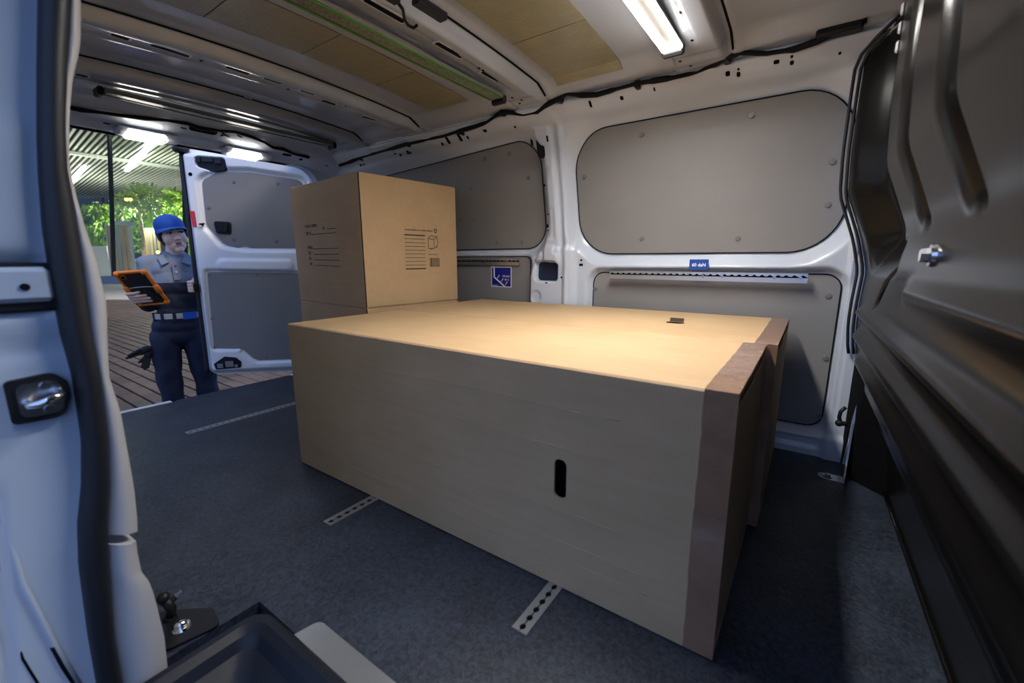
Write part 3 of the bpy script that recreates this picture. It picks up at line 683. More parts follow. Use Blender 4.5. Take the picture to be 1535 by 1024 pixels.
# rubber seal down the free edge
m = MB(); zz = np.linspace(-.045, 1.37, 40)
m.tube([dpt(.018+.016*(z+.05)/1.4+.010*max(0, (z-1.28)/.1)**2, z, -.028) for z in zz], .0125, 10); m.tube([dpt(.036, 1.365, -.024), dpt(.05, 1.395, -.020), dpt(.10, 1.405, -.016)], .013, 10); m.build('door_edge_seal', 'rubber', door, smooth=True)
m = MB(); q = np.array(dpt(.024, .545, -.012)); m.rbox(q-np.array([.016, .016, .024]), q+np.array([.016, .016, .024]), .006); m.build('seal_clip', 'black_plastic', door)
m = MB(); m.rbox(np.array(dpt(.030, 1.392, -.02))-np.array([.030, .025, .020]), np.array(dpt(.060, 1.392, -.02))+np.array([.030, .025, .018]), .012); m.build('door_buffer', 'rubber', door)

# ================================================================== LED TUBES ON THE CROSS MEMBERS
def led_strip(xc, y0, y1, lit, label):
    zt = min(rz(xc, y) for y in np.linspace(y0, y1, 8))-.001
    t = thing('led_strip', label, 'strip light', (xc, (y0+y1)/2, zt)); w = .030
    m = MB(); m.rbox((xc-w, y0, zt-.012), (xc+w, y1, zt), .003); m.build('housing', 'led_body', t)
    if lit:
        for s in (-1, 1):
            m = MB(); m.tube([(xc+s*.0235, y0+.004, zt-.013), (xc+s*.0235, y1-.006, zt-.013)], .0075, 10); m.build('light_tube', 'led_white', t, smooth=True)
        m = MB(); m.rbox((xc-.021, y1-.012, zt-.020), (xc+.021, y1-.004, zt-.012), .002); m.build('light_tube', 'led_white', t)
        ld = bpy.data.lights.new('led_glow', 'AREA'); ld.shape = 'RECTANGLE'; ld.size = .06; ld.size_y = y1-y0; ld.energy = 14.5; ld.spread = math.radians(165); ld.color = (1, .97, .92)
        lo = bpy.data.objects.new('led_glow', ld); COL.objects.link(lo); lo.parent = t; lo.location = Vector((xc, (y0+y1)/2, zt-.024))-wloc(t)
    else:
        for s in (-1, 1):
            m = MB(); m.rbox((xc+s*.026-.0035, y0+.01, zt-.017), (xc+s*.026+.0035, y1-.01, zt-.011), .0015); m.build('diffuser_edge', 'led_green' if lit is False else 'led_off', t)
        m = MB(); m.rbox((xc-.016, y0+.01, zt-.0145), (xc+.016, y1-.01, zt-.0115), .002); m.build('led_board', 'led_off', t)
    m = MB(); m.rbox((xc-w-.003, y1-.002, zt-.030), (xc+w+.003, y1+.020, zt+.001), .006); m.build('end_cap', 'black_plastic', t)
    m = MB(); m.rbox((xc-w-.003, y0-.020, zt-.030), (xc+w+.003, y0+.002, zt+.001), .006); m.build('end_cap', 'black_plastic', t)
    return t
led_strip(-.425, .64, 1.47, True, 'glowing white twin-tube LED strip on the roof cross member')
led_strip(-1.093, .30, 1.475, False, 'unlit LED strip with green edges on the middle cross member')
led_strip(-2.288, .57, 1.52, None, 'unlit grey LED strip on the cross member near the rear door')
# header lamps over the rear opening
for y0, y1, lab in ((.700, .848, 'bright lamp over the rear opening, above the square outside'), (1.125, 1.275, 'bright lamp over the rear opening, above the open door')):
    t = thing('header_lamp', lab, 'lamp', (-2.60, (y0+y1)/2, 1.29))
    m = MB(); m.rbox((-2.640, y0-.03, 1.268), (-2.560, y1+.06, 1.300), .010); m.build('lamp_base', 'white_paint', t)
    m = MB(); m.rbox((-2.632, y0, 1.258), (-2.554, y1, 1.292), .008); m.build('lens', 'led_lamp', t)
    m = MB(); m.rbox((-2.60, y1-.016, 1.256), (-2.553, y1-.010, 1.285), .002); m.build('lens_clip', 'steel', t)
# wiring loom along the cant rail and across the header
loom = [(509, 248), (524, 243), (540, 236), (565, 229), (590, 222), (612, 215), (640, 209), (665, 204), (690, 196), (712, 190), (730, 183), (745, 172), (752, 167), (765, 169), (785, 172), (805, 168), (820, 157), (838, 147), (850, 141), (870, 143), (895, 142), (925, 133), (955, 125), (980, 121), (1010, 116), (1045, 108), (1072, 97), (1090, 85), (1110, 79), (1150, 80), (1190, 74), (1225, 62), (1255, 46), (1275, 36), (1300, 28)]
t = thing('wiring_loom', 'black taped wiring loom clipped along the roof edge of the side wall', 'cable', (-1.2, 1.68, 1.34))
pts = []
for px in loom:
    p = on_wall(px, -.030); pts.append(p)
m = MB(); rs = [.0085+.0022*math.sin(i*1.7) for i in range(len(pts))]
fine = []; fr_ = []
for i in range(len(pts)-1):
    for k in range(3): fine.append(tuple(pts[i]+(pts[i+1]-pts[i])*k/3)); fr_.append(rs[i])
fine.append(tuple(pts[-1])); fr_.append(rs[-1]); m.tube(fine, fr_, 7); m.build('loom_cable', 'cable', t, smooth=True)
m = MB(); q = pts[-3]; m.rbox(q-np.array([.05, .02, .012]), q+np.array([.06, .02, .018]), .006); m.build('connector', 'black_plastic', t)
for i in (2, 5, 8, 12, 17, 22, 27):
    m = MB(); q = pts[i]; m.rbox(q-np.array([.010, .004, .016]), q+np.array([.010, .030, .012]), .004); m.build('cable_clip', 'black_plastic', t)
hl = [(100, 158), (120, 162), (150, 166), (185, 171), (215, 175), (250, 178), (280, 183), (300, 190), (330, 194), (352, 196), (375, 203), (395, 211), (408, 219), (425, 222), (440, 229), (462, 234)]
t = thing('wiring_loom', 'black taped wiring loom sagging along the header over the rear opening', 'cable', (-2.53, 1.1, 1.34)); pts = []
for px in hl:
    d = ray(px); o = np.array([0, 0, HC]); best = None
    for (xa_, za_), (xb_, zb2) in zip(prof[:-1], prof[1:]):
        nx, nz = (zb2-za_), -(xb_-xa_); den = nx*d[0]+nz*d[2]; tt = (nx*xa_+nz*(za_-HC))/den; q = o+d*tt
        if tt > 0 and min(xa_, xb_)-1e-6 <= q[0] <= max(xa_, xb_)+1e-6 and (best is None or tt < best[0]): best = (tt, q)
    if best is not None and best[1][1] < 1.75: pts.append(best[1]+np.array([.006, 0, -.008]))
m = MB(); m.tube([tuple(p) for p in pts], [.008+.002*math.sin(i*2.1) for i in range(len(pts))], 7); m.build('loom_cable', 'cable', t, smooth=True)
for k in (8, 9):
    q = pts[min(k, len(pts)-2)]; m = MB(); m.tube([tuple(q), tuple(q+np.array([-.01, .02, -.015])), tuple(q+np.array([-.03, .05, -.012]))], .004, 6); m.build('loom_branch', 'cable', t, smooth=True)
q = on_wall((487, 243), -.035); m = MB(); m.rbox(q-np.array([.045, .03, .030]), q+np.array([.05, .02, .024]), .012); m.build('rubber_boot', 'black_plastic', t)
# control box with its lead on the middle cross member
p = at((645, 37), 2, 1.372); t = thing('control_box', 'small black control box with a lead on the middle cross member', 'control box', (p[0], p[1], rz(p[0], p[1])))
zz_ = rz(p[0], p[1]); m = MB(); m.rbox((p[0]-.017, p[1]-.058, zz_-.022), (p[0]+.017, p[1]+.058, zz_), .004); m.build('case', 'black_plastic', t)
pp = [at(q, 2, 1.362) for q in ((595, 2), (604, 14), (606, 28), (612, 38), (620, 42), (625, 38))]; m = MB(); m.tube([tuple(q) for q in pp], .0045, 6); m.build('lead', 'cable', t, smooth=True)
m = MB(); m.rbox(pp[0]-np.array([.016, .03, .006]), pp[0]+np.array([.012, .006, .016]), .005); m.build('plug', 'black_plastic', t)

# ================================================================== STICKERS
def flat_text(m, txt, size, org, eu, ev, en, bold=0.0, w=None):
    vs, fs = text_mesh(txt, size, bold); k = 1.0
    if w: k = w/max(v[0] for v in vs)
    org, eu, ev, en = map(np.array, (org, eu, ev, en)); m.add([org+eu*v[0]*k+ev*v[1]*(k if w else 1)+en for v in vs], fs)
def glyphs(m, n, h, org, eu, ev, en, w):
    """illegibly small print: a row of little strokes"""
    org, eu, ev, en = map(np.array, (org, eu, ev, en)); cw = w/n; rnd = random.Random(n*31+int(h*1e5))
    for i in range(n):
        if rnd.random() < .12 and i: continue
        for (a, b, c, d) in ((.05, .0, .28, 1.0), (.28, .72 if rnd.random() < .6 else .4, .62, 1.0), (.58, .0, .80, .55+.45*rnd.random())):
            q = [org+eu*(i+u)*cw+ev*v*h+en for u, v in ((a, b), (c, b), (c, d), (a, d))]; m.add(q, [(0, 1, 2, 3)])
t = thing('load_sticker', 'blue sticker with white lettering 60 daN on the white wall band', 'sticker', (-.380, 1.866, .698))
a = on_wall((1035.5, 390)); b = on_wall((1061, 403.5)); yw = 1.8625
m = MB(); m.mat(0); m.box((-.417, yw-.0009, .678), (-.345, yw, .718)); m.build('sticker_face', 'sticker_blue', t, fix=True)
m = MB(); flat_text(m, '60 daN', .02, (-.407, yw-.0013, .6905), (1, 0, 0), (0, 0, 1), (0, 0, 0), .0006, w=.052); m.build('lettering', 'sticker_white', t)
t = thing('load_sticker', 'square dark blue sticker with white load diagram on the grey panel', 'sticker', (-1.385, 1.895, .62)); yw = 1.8985
x0, x1, z0, z1 = -1.458, -1.322, .570, .680; W_ = x1-x0; H_ = z1-z0
m = MB(); m.box((x0, yw-.0008, z0), (x1, yw, z1)); m.build('sticker_border', 'sticker_white', t, fix=True)
m = MB(); m.box((x0+.005, yw-.0013, z0+.005), (x1-.005, yw-.0005, z1-.005)); m.build('sticker_face', 'sticker_dark_blue', t, fix=True)
m = MB(); U = lambda u, v: (x0+W_*u, yw-.0017, z0+H_*v)
def strk(m, a, b, w):
    a = np.array(a); b = np.array(b); d = (b-a)/np.hypot(*(b-a)); n_ = np.array([-d[1], d[0]])*w/2
    m.add([U(*(a+n_)), U(*(b+n_)), U(*(b-n_)), U(*(a-n_))], [(0, 1, 2, 3)])
strk(m, (.155, .97), (.155, .48), .065); strk(m, (.135, .50), (.69, .03), .065)
for c, d in (((.31, .43), (.40, .57)), ((.51, .28), (.59, .41)), ((.71, .12), (.79, .26))): strk(m, c, d, .03); strk(m, (d[0]-.03, d[1]), (d[0]+.03, d[1]), .03)
flat_text(m, '100 daN', .02, U(.55, .50), (1, 0, 0), (0, 0, 1), (0, -.0002, 0), .0003, w=W_*.36)
glyphs(m, 4, .010, U(.68, .33), (1, 0, 0), (0, 0, 1), (0, -.0002, 0), W_*.20); glyphs(m, 9, .004, U(.06, .07), (1, 0, 0), (0, 0, 1), (0, -.0002, 0), W_*.27)
m.build('load_diagram', 'sticker_white', t)

# ================================================================== FLOOR TRACKS
for x, y0, y1, lab in ((-2.096, .612, 1.62, 'long aluminium tie-down track in the floor near the rear sill'), (-1.032, .585, 1.60, 'short end of aluminium floor track showing under the middle of the long box'), (-.400, .598, 1.60, 'aluminium floor track below the handhole of the long box')):
    fr = lambda u, v, k, x=x, y0=y0: (x-.017+v, y0+u, .0002+k*.24)
    t = track_mesh(fr, y1-y0, .034, .011); tag(t.build('floor_track', ['aluminium', 'gap_black'], fix=True), lab, 'floor track')

# ================================================================== CARDBOARD BOXES
ZB = .0034
def carton(name, label, L, Wd, H, base, rotz, parts):
    """a carton with its base centre at base; parts(root, frame) adds details. local x = length, y = width"""
    root = thing(name, label, 'box', base); root.rotation_euler = (0, 0, rotz); return root
def long_box(x0, x1, y0, y1, z1, label, front_hole=None, top_hole=None, tape=.052):
    root = thing('long_carton', label, 'box', ((x0+x1)/2, (y0+y1)/2, ZB)); z0 = ZB; r = .004
    m = MB()
    # faces with holes
    def slot(cu, cv, hl, hw, vert):
        o = [(-hw, -hl), (hw, -hl), (hw, hl), (-hw, hl)] if vert else [(-hl, -hw), (hl, -hw), (hl, hw), (-hl, hw)]
        return [(cu+a, cv+b) for a, b in round_outline(o, hw*.85, 6)]
    ft = []; tp = []
    if front_hole: ft = [slot(*front_hole)]
    if top_hole: tp = [slot(*top_hole)]
    c = r
    m.mat(0)
    m.holed([(x0+c, z0), (x1-c, z0), (x1-c, z1-c), (x0+c, z1-c)], ft, lambda u, v: (u, y0, v))
    m.holed([(x0+c, y0+c), (x1-c, y0+c), (x1-c, y1-c), (x0+c, y1-c)], tp, lambda u, v: (u, v, z1))
    m.add([(x0+c, y0, z1-c), (x1-c, y0, z1-c), (x1-c, y0+c, z1), (x0+c, y0+c, z1)], [(0, 1, 2, 3)])
    m.add([(x0, y0+c, z0), (x0, y0+c, z1-c), (x0, y1, z1-c), (x0, y1, z0)], [(0, 1, 2, 3)])
    m.add([(x0, y0+c, z1-c), (x0+c, y0+c, z1), (x0+c, y1-c, z1), (x0, y1-c, z1-c)], [(0, 1, 2, 3)])
    m.add([(x0, y0+c, z0), (x0+c, y0, z0), (x0+c, y0, z1-c), (x0, y0+c, z1-c)], [(0, 1, 2, 3)]); m.add([(x0, y0+c, z1-c), (x0+c, y0, z1-c), (x0+c, y0+c, z1)], [(0, 1, 2)])
    m.add([(x0, y1, z0), (x1, y1, z0), (x1, y1, z1-c), (x0, y1, z1-c)], [(0, 1, 2, 3)]); m.add([(x0+c, y1, z1-c), (x1-c, y1, z1-c), (x1-c, y1-c, z1), (x0+c, y1-c, z1)], [(0, 1, 2, 3)])
    m.add([(x0, y0, z0), (x1, y0, z0), (x1, y1, z0), (x0, y1, z0)], [(0, 1, 2, 3)])
    # end wall set back a little behind the flap rim
    e = .006
    m.add([(x1-e, y0+.004, z0), (x1-e, y1-.004, z0), (x1-e, y1-.004, z1-.004), (x1-e, y0+.004, z1-.004)], [(0, 1, 2, 3)])
    rim = [(x1-c, y0, z0), (x1, y0, z0), (x1, y0+.004, z0)]
    m.box((x1-c, y0, z0), (x1, y0+.004, z1)); m.box((x1-c, y1-.004, z0), (x1, y1, z1)); m.box((x1-c, y0, z1-.004), (x1, y1, z1))
    body = m.build('carton_body', 'cardboard', root)
    for lst, fn0, nrm in ((ft, lambda u, v: np.array([u, y0, v]), np.array([0, .04, 0])), (tp, lambda u, v: np.array([u, v, z1]), np.array([0, 0, -.04]))):
        for hl in lst:
            n = len(hl); A = [fn0(*p) for p in hl]; m = MB(); m.mat(0); rk = .12 if nrm[2] == 0 else .02; m.add(A+[a+nrm*rk for a in A], [(i, (i+1) % n, n+(i+1) % n, n+i) for i in range(n)])
            m.mat(1); m.add([a+nrm*rk for a in A]+[a+nrm for a in A], [(i, (i+1) % n, n+(i+1) % n, n+i) for i in range(n)]); m.add([a+nrm for a in A], [tuple(range(n))]); m.build('handhole', ['cardboard', 'gap_black'], root)  # black walls paint in the shade inside the handhole
    # closing flaps on the end, folded but not flat
    for (a, b, k0, k1) in ((y0+.006, (y0+y1)/2-.004, -.001, .003), ((y0+y1)/2+.004, y1-.006, -.001, .001)):
        m = MB(); m.add([(x1-.001+k0, a, z0+.01), (x1-.001+k1, b, z0+.01), (x1-.001+k1, b, z1-.03), (x1-.001+k0, a, z1-.03), (x1-.004, a, z0+.01), (x1+.001+k1-.006, b, z0+.01), (x1+.001+k1-.006, b, z1-.03), (x1-.004, a, z1-.03)], [(0, 1, 2, 3), (4, 5, 6, 7), (1, 5, 6, 2), (0, 4, 7, 3), (3, 2, 6, 7)]); m.build('end_flap', 'cardboard', root, fix=True)
    # brown packing tape around the end edge: over the top, down the front
    rnd = np.random.RandomState(int(abs(x1)*1e4)); mt = MB()
    N = 26
    for i0, i1 in ((0, 1),):
        rows = []
        for k in range(2*N+1):
            if k <= N: t = k/N; base = np.array([0, y0-.0012, z0+.002+(z1-z0+.0)*t]); nn = np.array([0, -1., 0])
            else: t = (k-N)/N; base = np.array([0, y0+(y1-y0-.004)*t, z1+.0012]); nn = np.array([0, 0, 1.])
            r = []
            jag = .0006*rnd.randn()
            for u in np.linspace(0, 1, 7):
                wr_ = .0012*abs(rnd.randn())*(1.0 if abs(k-N) < 8 or k > N+14 else .35)
                if k == N: r.append(np.array([x1-tape*(1-u)+.0004+(jag if u == 0 else 0), y0-.0012, z1+.0012]))
                else: r.append(base+np.array([x1-tape*(1-u)+.0004+(jag if u == 0 else 0), 0, 0])+nn*wr_)
            rows.append(r)
        mt.grid(rows)
    mt.build('packing_tape', 'tape_brown', root, smooth=True, auto=60)
    return root
fb = long_box(-1.447, -.076, .745, 1.234, .507, 'long front cardboard carton with a handhole in its grey-lit side, taped at the end', front_hole=(-.394, .262, .044, .0145, True))
bb = long_box(-1.470, -.053, 1.240, 1.825, .507, 'long cardboard carton against the side wall with a handhole in its top', top_hole=(-.368, 1.505, .030, .021, False))
m = MB(); m.prism([(-.392, 1.526), (-.346, 1.526), (-.350, 1.532), (-.388, 1.532)], lambda u, v: (u, v, .506), lambda u, v: (u, v+.006, .519)); m.build('handhole_flap', 'cardboard_shaded', bb, fix=True)
# darker patch of doubled tape on the front carton
m = MB(); rows = [[(x, .7422, z) for x in np.linspace(-.1285, -.0755, 5)] for z in np.linspace(.150, .285, 8)]; m.grid(rows); m.build('packing_tape', 'tape_brown', fb, smooth=True)
# creases pressed across the front face
for z_ in (.075, .115, .19, .335, .42):
    m = MB(); xa = -1.43+.2*random.random(); xb = -.16-.25*random.random(); m.tube([(xa+(xb-xa)*i/30, .7446+.0004*math.sin(i*.9+z_*40), z_+.002*math.sin(i*.5+z_*9)) for i in range(31)], .0006, 5); m.build('crease', 'cardboard', fb, smooth=True)

# two archive cartons, one on the other, behind the long ones
SC = np.array([-1.583, 1.165]); ang = math.atan2(.052, .536)     # corner and turn of the stack
ex = np.array([-math.cos(ang), math.sin(ang)*1.05, 0]); ey_ = np.array([math.sin(ang), math.cos(ang), 0])
def archive(name, label, z0, H, L, Wd, prints):
    cen = np.array([SC[0], SC[1], 0])+ex*L/2+ey_*Wd/2; root = thing(name, label, 'box', (cen[0], cen[1], z0))
    Q = lambda a, b, z: np.array([SC[0], SC[1], 0])+ex*a+ey_*b+np.array([0, 0, z])
    m = MB(); c = .004
    cs = [(c, 0), (L-c, 0), (L, c), (L, Wd-c), (L-c, Wd), (c, Wd), (0, Wd-c), (0, c)]
    A = [Q(a, b, z0) for a, b in cs]; B = [Q(a, b, z0+H-c) for a, b in cs]
    cs2 = [(2*c, c), (L-2*c, c), (L-c, 2*c), (L-c, Wd-2*c), (L-2*c, Wd-c), (2*c, Wd-c), (c, Wd-2*c), (c, 2*c)]
    C = [Q(a, b, z0+H) for a, b in cs2]; n = 8
    m.add(A+B+C, [(i, (i+1) % n, n+(i+1) % n, n+i) for i in range(n)]+[(n+i, n+(i+1) % n, 2*n+(i+1) % n, 2*n+i) for i in range(n)]+[tuple(range(2*n, 3*n)), tuple(range(n))[::-1]])
    m.build('carton_body', 'cardboard', root, fix=True)
    # open corner joint: the end panel overlaps the side
    m = MB(); A = [Q(-.0035, b, z) for b, z in ((.004, z0+.004), (Wd-.002, z0+.004), (Wd-.002, z0+H-.003), (.004, z0+H-.003))]; B = [Q(.0005, b, z) for b, z in ((.004, z0+.004), (Wd-.002, z0+.004), (Wd-.002, z0+H-.003), (.004, z0+H-.003))]
    m.add(A+B, [(0, 1, 2, 3), (4, 5, 6, 7), (0, 1, 5, 4), (1, 2, 6, 5), (2, 3, 7, 6), (3, 0, 4, 7)]); m.build('end_panel', 'cardboard', root, fix=True)
    m = MB(); m.cyl(Q(-.001, .0015, z0+.004), Q(-.001, .0015, z0+H-.004), .0014, .0014, 6); m.build('corner_gap', 'gap_black', root)
    if prints: prints(root, Q)
    return root
def prints(root, Q):
    H = .566; z0 = ZB+.507
    # end panel (lit): a = -.004 ; coordinates along width b, height z (fractions from the photo)
    Wd = .536
    def E(fb_, fz): return Q(-.0042, fb_*Wd, z0+fz*H)
    eu = E(1, 0)-E(0, 0); ev = E(0, 1)-E(0, 0); eun = eu/np.linalg.norm(eu); evn = ev/np.linalg.norm(ev); zero = np.zeros(3)
    def bar(m, a0, b0, a1, b1): m.add([E(a0, b0), E(a1, b0), E(a1, b1), E(a0, b1)], [(0, 1, 2, 3)])
    m = MB(); flat_text(m, 'Comprometidos con el medio ambiente.', .02, E(.405, .603), eun, evn, zero, .0008, w=.27*Wd*1.12); m.build('lettering', 'print_ink', root)
    m = MB()
    for i in range(3):      # recycling loop of three arrows
        A0 = math.radians(90+120*i+14); A1 = A0+math.radians(84); c = E(.742, .612)
        for k in range(4):
            t0 = A0+(A1-A0)*k/4; t1 = A0+(A1-A0)*(k+1)/4
            m.add([c+eun*math.cos(t)*r+evn*math.sin(t)*r for t, r in ((t0, .0055), (t1, .0055), (t1, .0105), (t0, .0105))], [(0, 1, 2, 3)])
        m.add([c+eun*math.cos(t)*r+evn*math.sin(t)*r for t, r in ((A1, .003), (A1+.45, .008), (A1, .0125))], [(0, 1, 2)])
    m.build('recycling_mark', 'print_ink', root)
    m = MB(); ys_ = np.linspace(.566, .292, 10)
    for i, v in enumerate(ys_):
        t = .0050 if i in (0, 9) else .0022; bar(m, .400, v-t, .620, v+t)
    m.build('ruled_lines', 'print_ink', root)
    m = MB(); c = E(.655, .462)
    def ln(a, b, w=.0015):
        a = np.array(a); b = np.array(b); d = (b-a)/np.hypot(*(b-a)); n_ = np.array([-d[1], d[0]])*w
        f = lambda q: c+eun*q[0]+evn*q[1]; m.add([f(a+n_), f(b+n_), f(b-n_), f(a-n_)], [(0, 1, 2, 3)])
    for a, b in (((0, 0), (0, .046)), ((0, .046), (.036, .043)), ((.036, .043), (.036, .0)), ((0, 0), (.036, 0)), ((0, .046), (.016, .060)), ((.016, .060), (.056, .056)), ((.056, .056), (.036, .043)), ((.056, .056), (.060, .030)), ((.060, .030), (.054, .012)), ((.054, .012), (.036, 0)), ((.050, .004), (.056, .014)), ((.012, -.005), (.026, -.005))): ln(a, b)
    m.build('carton_drawing', 'print_ink', root); m = MB(); glyphs(m, 14, .006, E(.652, .405), eun, evn, zero, .118*Wd); m.build('drawing_caption', 'print_ink', root)
    m = MB(); rnd = random.Random(4); a = .662
    while a < .778:
        w = rnd.choice((.003, .003, .006, .009)); bar(m, a, .305, min(a+w, .782), .382); a += w+rnd.choice((.003, .005))
    m.build('barcode', 'print_ink', root)
    # side panel (in shade): printed form
    L = .65
    def F(fa, fz): return Q(fa*L, -.0006, z0+fz*H)
    su = F(0, 0)-F(1, 0); sun_ = su/np.linalg.norm(su)
    m = MB()
    for (a0, a1, v, n) in ((.79, .60, .640, 15), (.515, .455, .612, 5), (.785, .705, .580, 6), (.775, .695, .460, 7), (.770, .710, .413, 5), (.768, .708, .366, 5), (.760, .705, .320, 5)):
        m = MB(); glyphs(m, n, .0140, F(a0, v), sun_, evn, zero, (a0-a1)*L); m.build('lettering', 'print_ink', root)
    m = MB()
    for (a0, a1, v0, v1) in ((.45, .325, .612, .612), (.700, .325, .578, .578), (.690, .305, .458, .456), (.685, .305, .411, .409), (.685, .305, .364, .360), (.680, .300, .318, .310)):
        p, q = F(a0, v0), F(a1, v1); m.add([p, q, q+evn*.0030, p+evn*.0030], [(0, 1, 2, 3)])
    m.build('ruled_lines', 'print_ink', root)
archive('archive_carton', 'plain lower cardboard carton standing on the floor under the printed one', ZB, .506, .65, .536, None)
archive('archive_carton', 'printed cardboard carton with barcode stacked on top of another carton', ZB+.507, .566, .65, .536, prints)
# ================================================================== THE SQUARE OUTSIDE
GZ = -.66
FH = np.array([-math.sin(YAW), math.cos(YAW), 0]); RH = np.array([math.cos(YAW), math.sin(YAW), 0])
def far(px, D):            # point seen at px on the upright plane D metres ahead, facing the van's side door
    d = ray(px); return np.array([0, 0, HC])+d*(D/(d@FH))
def project(p):
    q = np.asarray(p, float)-np.array([0, 0, HC]); z = q@CF; return (IW/2+FPX*(q@CR)/z, IH/2-FPX*(q@CU)/z, z)
mat('joint_sand', (.035, .030, .027), .9, var=.3, vscale=6)
def paver_col(nt, b, src):
    n, l = nt.nodes, nt.links
    oi = n.new('ShaderNodeObjectInfo'); t = n.new('ShaderNodeTexNoise'); t.inputs['Scale'].default_value = 18; t.inputs['Detail'].default_value = 6
    l.new(src, t.inputs['Vector']); ad = n.new('ShaderNodeMath'); ad.operation = 'MULTIPLY_ADD'; ad.inputs[1].default_value = .6; l.new(oi.outputs['Random'], ad.inputs[0])
    ml = n.new('ShaderNodeMath'); ml.operation = 'MULTIPLY'; ml.inputs[1].default_value = .5; l.new(t.outputs['Fac'], ml.inputs[0]); l.new(ml.outputs[0], ad.inputs[2])
    r = n.new('ShaderNodeValToRGB'); e = r.color_ramp.elements; e[0].position = .15; e[0].color = (.032, .017, .010, 1); e[1].position = .95; e[1].color = (.090, .050, .031, 1)
    l.new(ad.outputs[0], r.inputs['Fac']); l.new(r.outputs['Color'], b.inputs['Base Color'])
mat('paver', (.2, .15, .12), .55, bump=.3, bscale=60, fn=paver_col)
mat('far_paver', (.10, .062, .042), .7, var=.3, vscale=2.2)
mat('pale_paving', (.52, .49, .45), .75, var=.06, vscale=1.5)
m = MB(); m.grid([[(-80, -25, GZ-.02), (-80, 60, GZ-.02)], [(14, -25, GZ-.02), (14, 60, GZ-.02)]]); ground = struct(m.build('ground', 'joint_sand'), 'paved square behind the van')
m = MB(); A = far((100, 441), 19.5); e0 = [(-17.6, -10), (-17.6, 40), (-70, 40), (-70, -10)]
pA = at((165, 449), 2, GZ); pB = at((300, 449), 2, GZ); dirv = (pB-pA)/np.linalg.norm(pB-pA)
c4 = [pA-dirv*22, pA+dirv*30, pA+dirv*30+FH*40, pA-dirv*22+FH*40]; m.prism([(p[0], p[1]) for p in c4], lambda u, v: (u, v, GZ-.03), lambda u, v: (u, v, GZ+.002)); m.build('pale_paving', 'pale_paving', ground, fix=True)
PW, PL = .136, .36
cand = []
for j in range(-20, 90):
    for i in range(0, 90):
        x = -3.4-i*PL+(PL/2 if j % 2 else 0); y = .4+j*PW
        if (np.array([x, y])-pA[:2])@FH[:2] > -.2: continue
        u, v, z = project((x, y, GZ)); 
        if z > .5: cand.append((z, x, y, 150 < u < 345 and 432 < v < 625))
vis = sorted([c for c in cand if c[3]])[:300]; vs_set = {(c[1], c[2]) for c in vis}
m = MB(); m.rbox((-PL/2+.005, -PW/2+.008, -.03), (PL/2-.005, PW/2-.008, 0), .005); pv0 = m.build('paver', 'paver', ground, loc=(0, 0, 0)); rnd = random.Random(3)
for k, (z, x, y, _) in enumerate(vis):
    p = (x, y, GZ+.004*rnd.random())
    if k == 0: pv0.location = Vector(p)
    else: copy_of(pv0, p, ground, rot=(rnd.uniform(-.008, .008), rnd.uniform(-.008, .008), 0), name='paver')
m = MB()
for (z, x, y, _) in cand:
    if (x, y) in vs_set or z > 22 or y > 9 or y < -1.5: continue
    a, b, c, d = x-PL/2+.005, x+PL/2-.005, y-PW/2+.005, y+PW/2-.005; h = GZ+.004*rnd.random()
    m.add([(a, c, h), (b, c, h), (b, d, h), (a, d, h), (a-.004, c-.004, GZ-.02), (b+.004, c-.004, GZ-.02), (b+.004, d+.004, GZ-.02), (a-.004, d+.004, GZ-.02)], [(0, 1, 2, 3), (0, 4, 5, 1), (1, 5, 6, 2), (2, 6, 7, 3), (3, 7, 4, 0)])
pf = m.build('paver_field', 'far_paver', ground); pf['kind'] = 'stuff'

# ---- glazed hall across the square
mat('mullion', (.008, .009, .009), .5)
mat('slat_white', (.80, .86, .76), .5)
mat('hall_dark', (.010, .013, .010), .8)
mat('hall_grey', (.09, .10, .09), .8, var=.3, vscale=.4)
mat('plinth', (.30, .36, .45), .6)
mat('white_wall', (.80, .79, .74), .6)
mat('plank_tan', (.60, .42, .20), .55, var=.2, vscale=3, stretch=(1, 1, .15))
mat('plank_grey', (.36, .40, .40), .5)
mat('frame_grey', (.52, .56, .58), .5)
mat('hall_light', (1, 1, 1), .5, emit=(1, .98, .93), estr=6)
mat('warm_bulb', (1, .8, .3), .5, emit=(1, .72, .12), estr=5)
def glass(nt, b, src):
    n, l = nt.nodes, nt.links; tr_ = n.new('ShaderNodeBsdfTransparent'); gl = n.new('ShaderNodeBsdfGlossy'); gl.inputs['Roughness'].default_value = .01
    tr_.inputs['Color'].default_value = (.88, .95, .90, 1); fz = n.new('ShaderNodeFresnel'); fz.inputs['IOR'].default_value = 1.45
    mx = n.new('ShaderNodeMixShader'); l.new(fz.outputs[0], mx.inputs[0]); l.new(tr_.outputs[0], mx.inputs[1]); l.new(gl.outputs[0], mx.inputs[2])
    l.new(mx.outputs[0], n['Material Output'].inputs['Surface'])
mat('pane_glass', (1, 1, 1), .0, fn=glass)
D0 = 26.0; base = far((165, 424), D0); base[2] = GZ
hall = thing('glass_hall', 'glass-fronted hall with a slatted ceiling across the square', 'building', tuple(base))
def fp(px, D, z): p = far((px, 400), D); return (p[0], p[1], z)
ZC = 7.75; SLA = -math.radians(4.6)
cols = [-160, -50, 58, 165.5, 275, 384, 492]
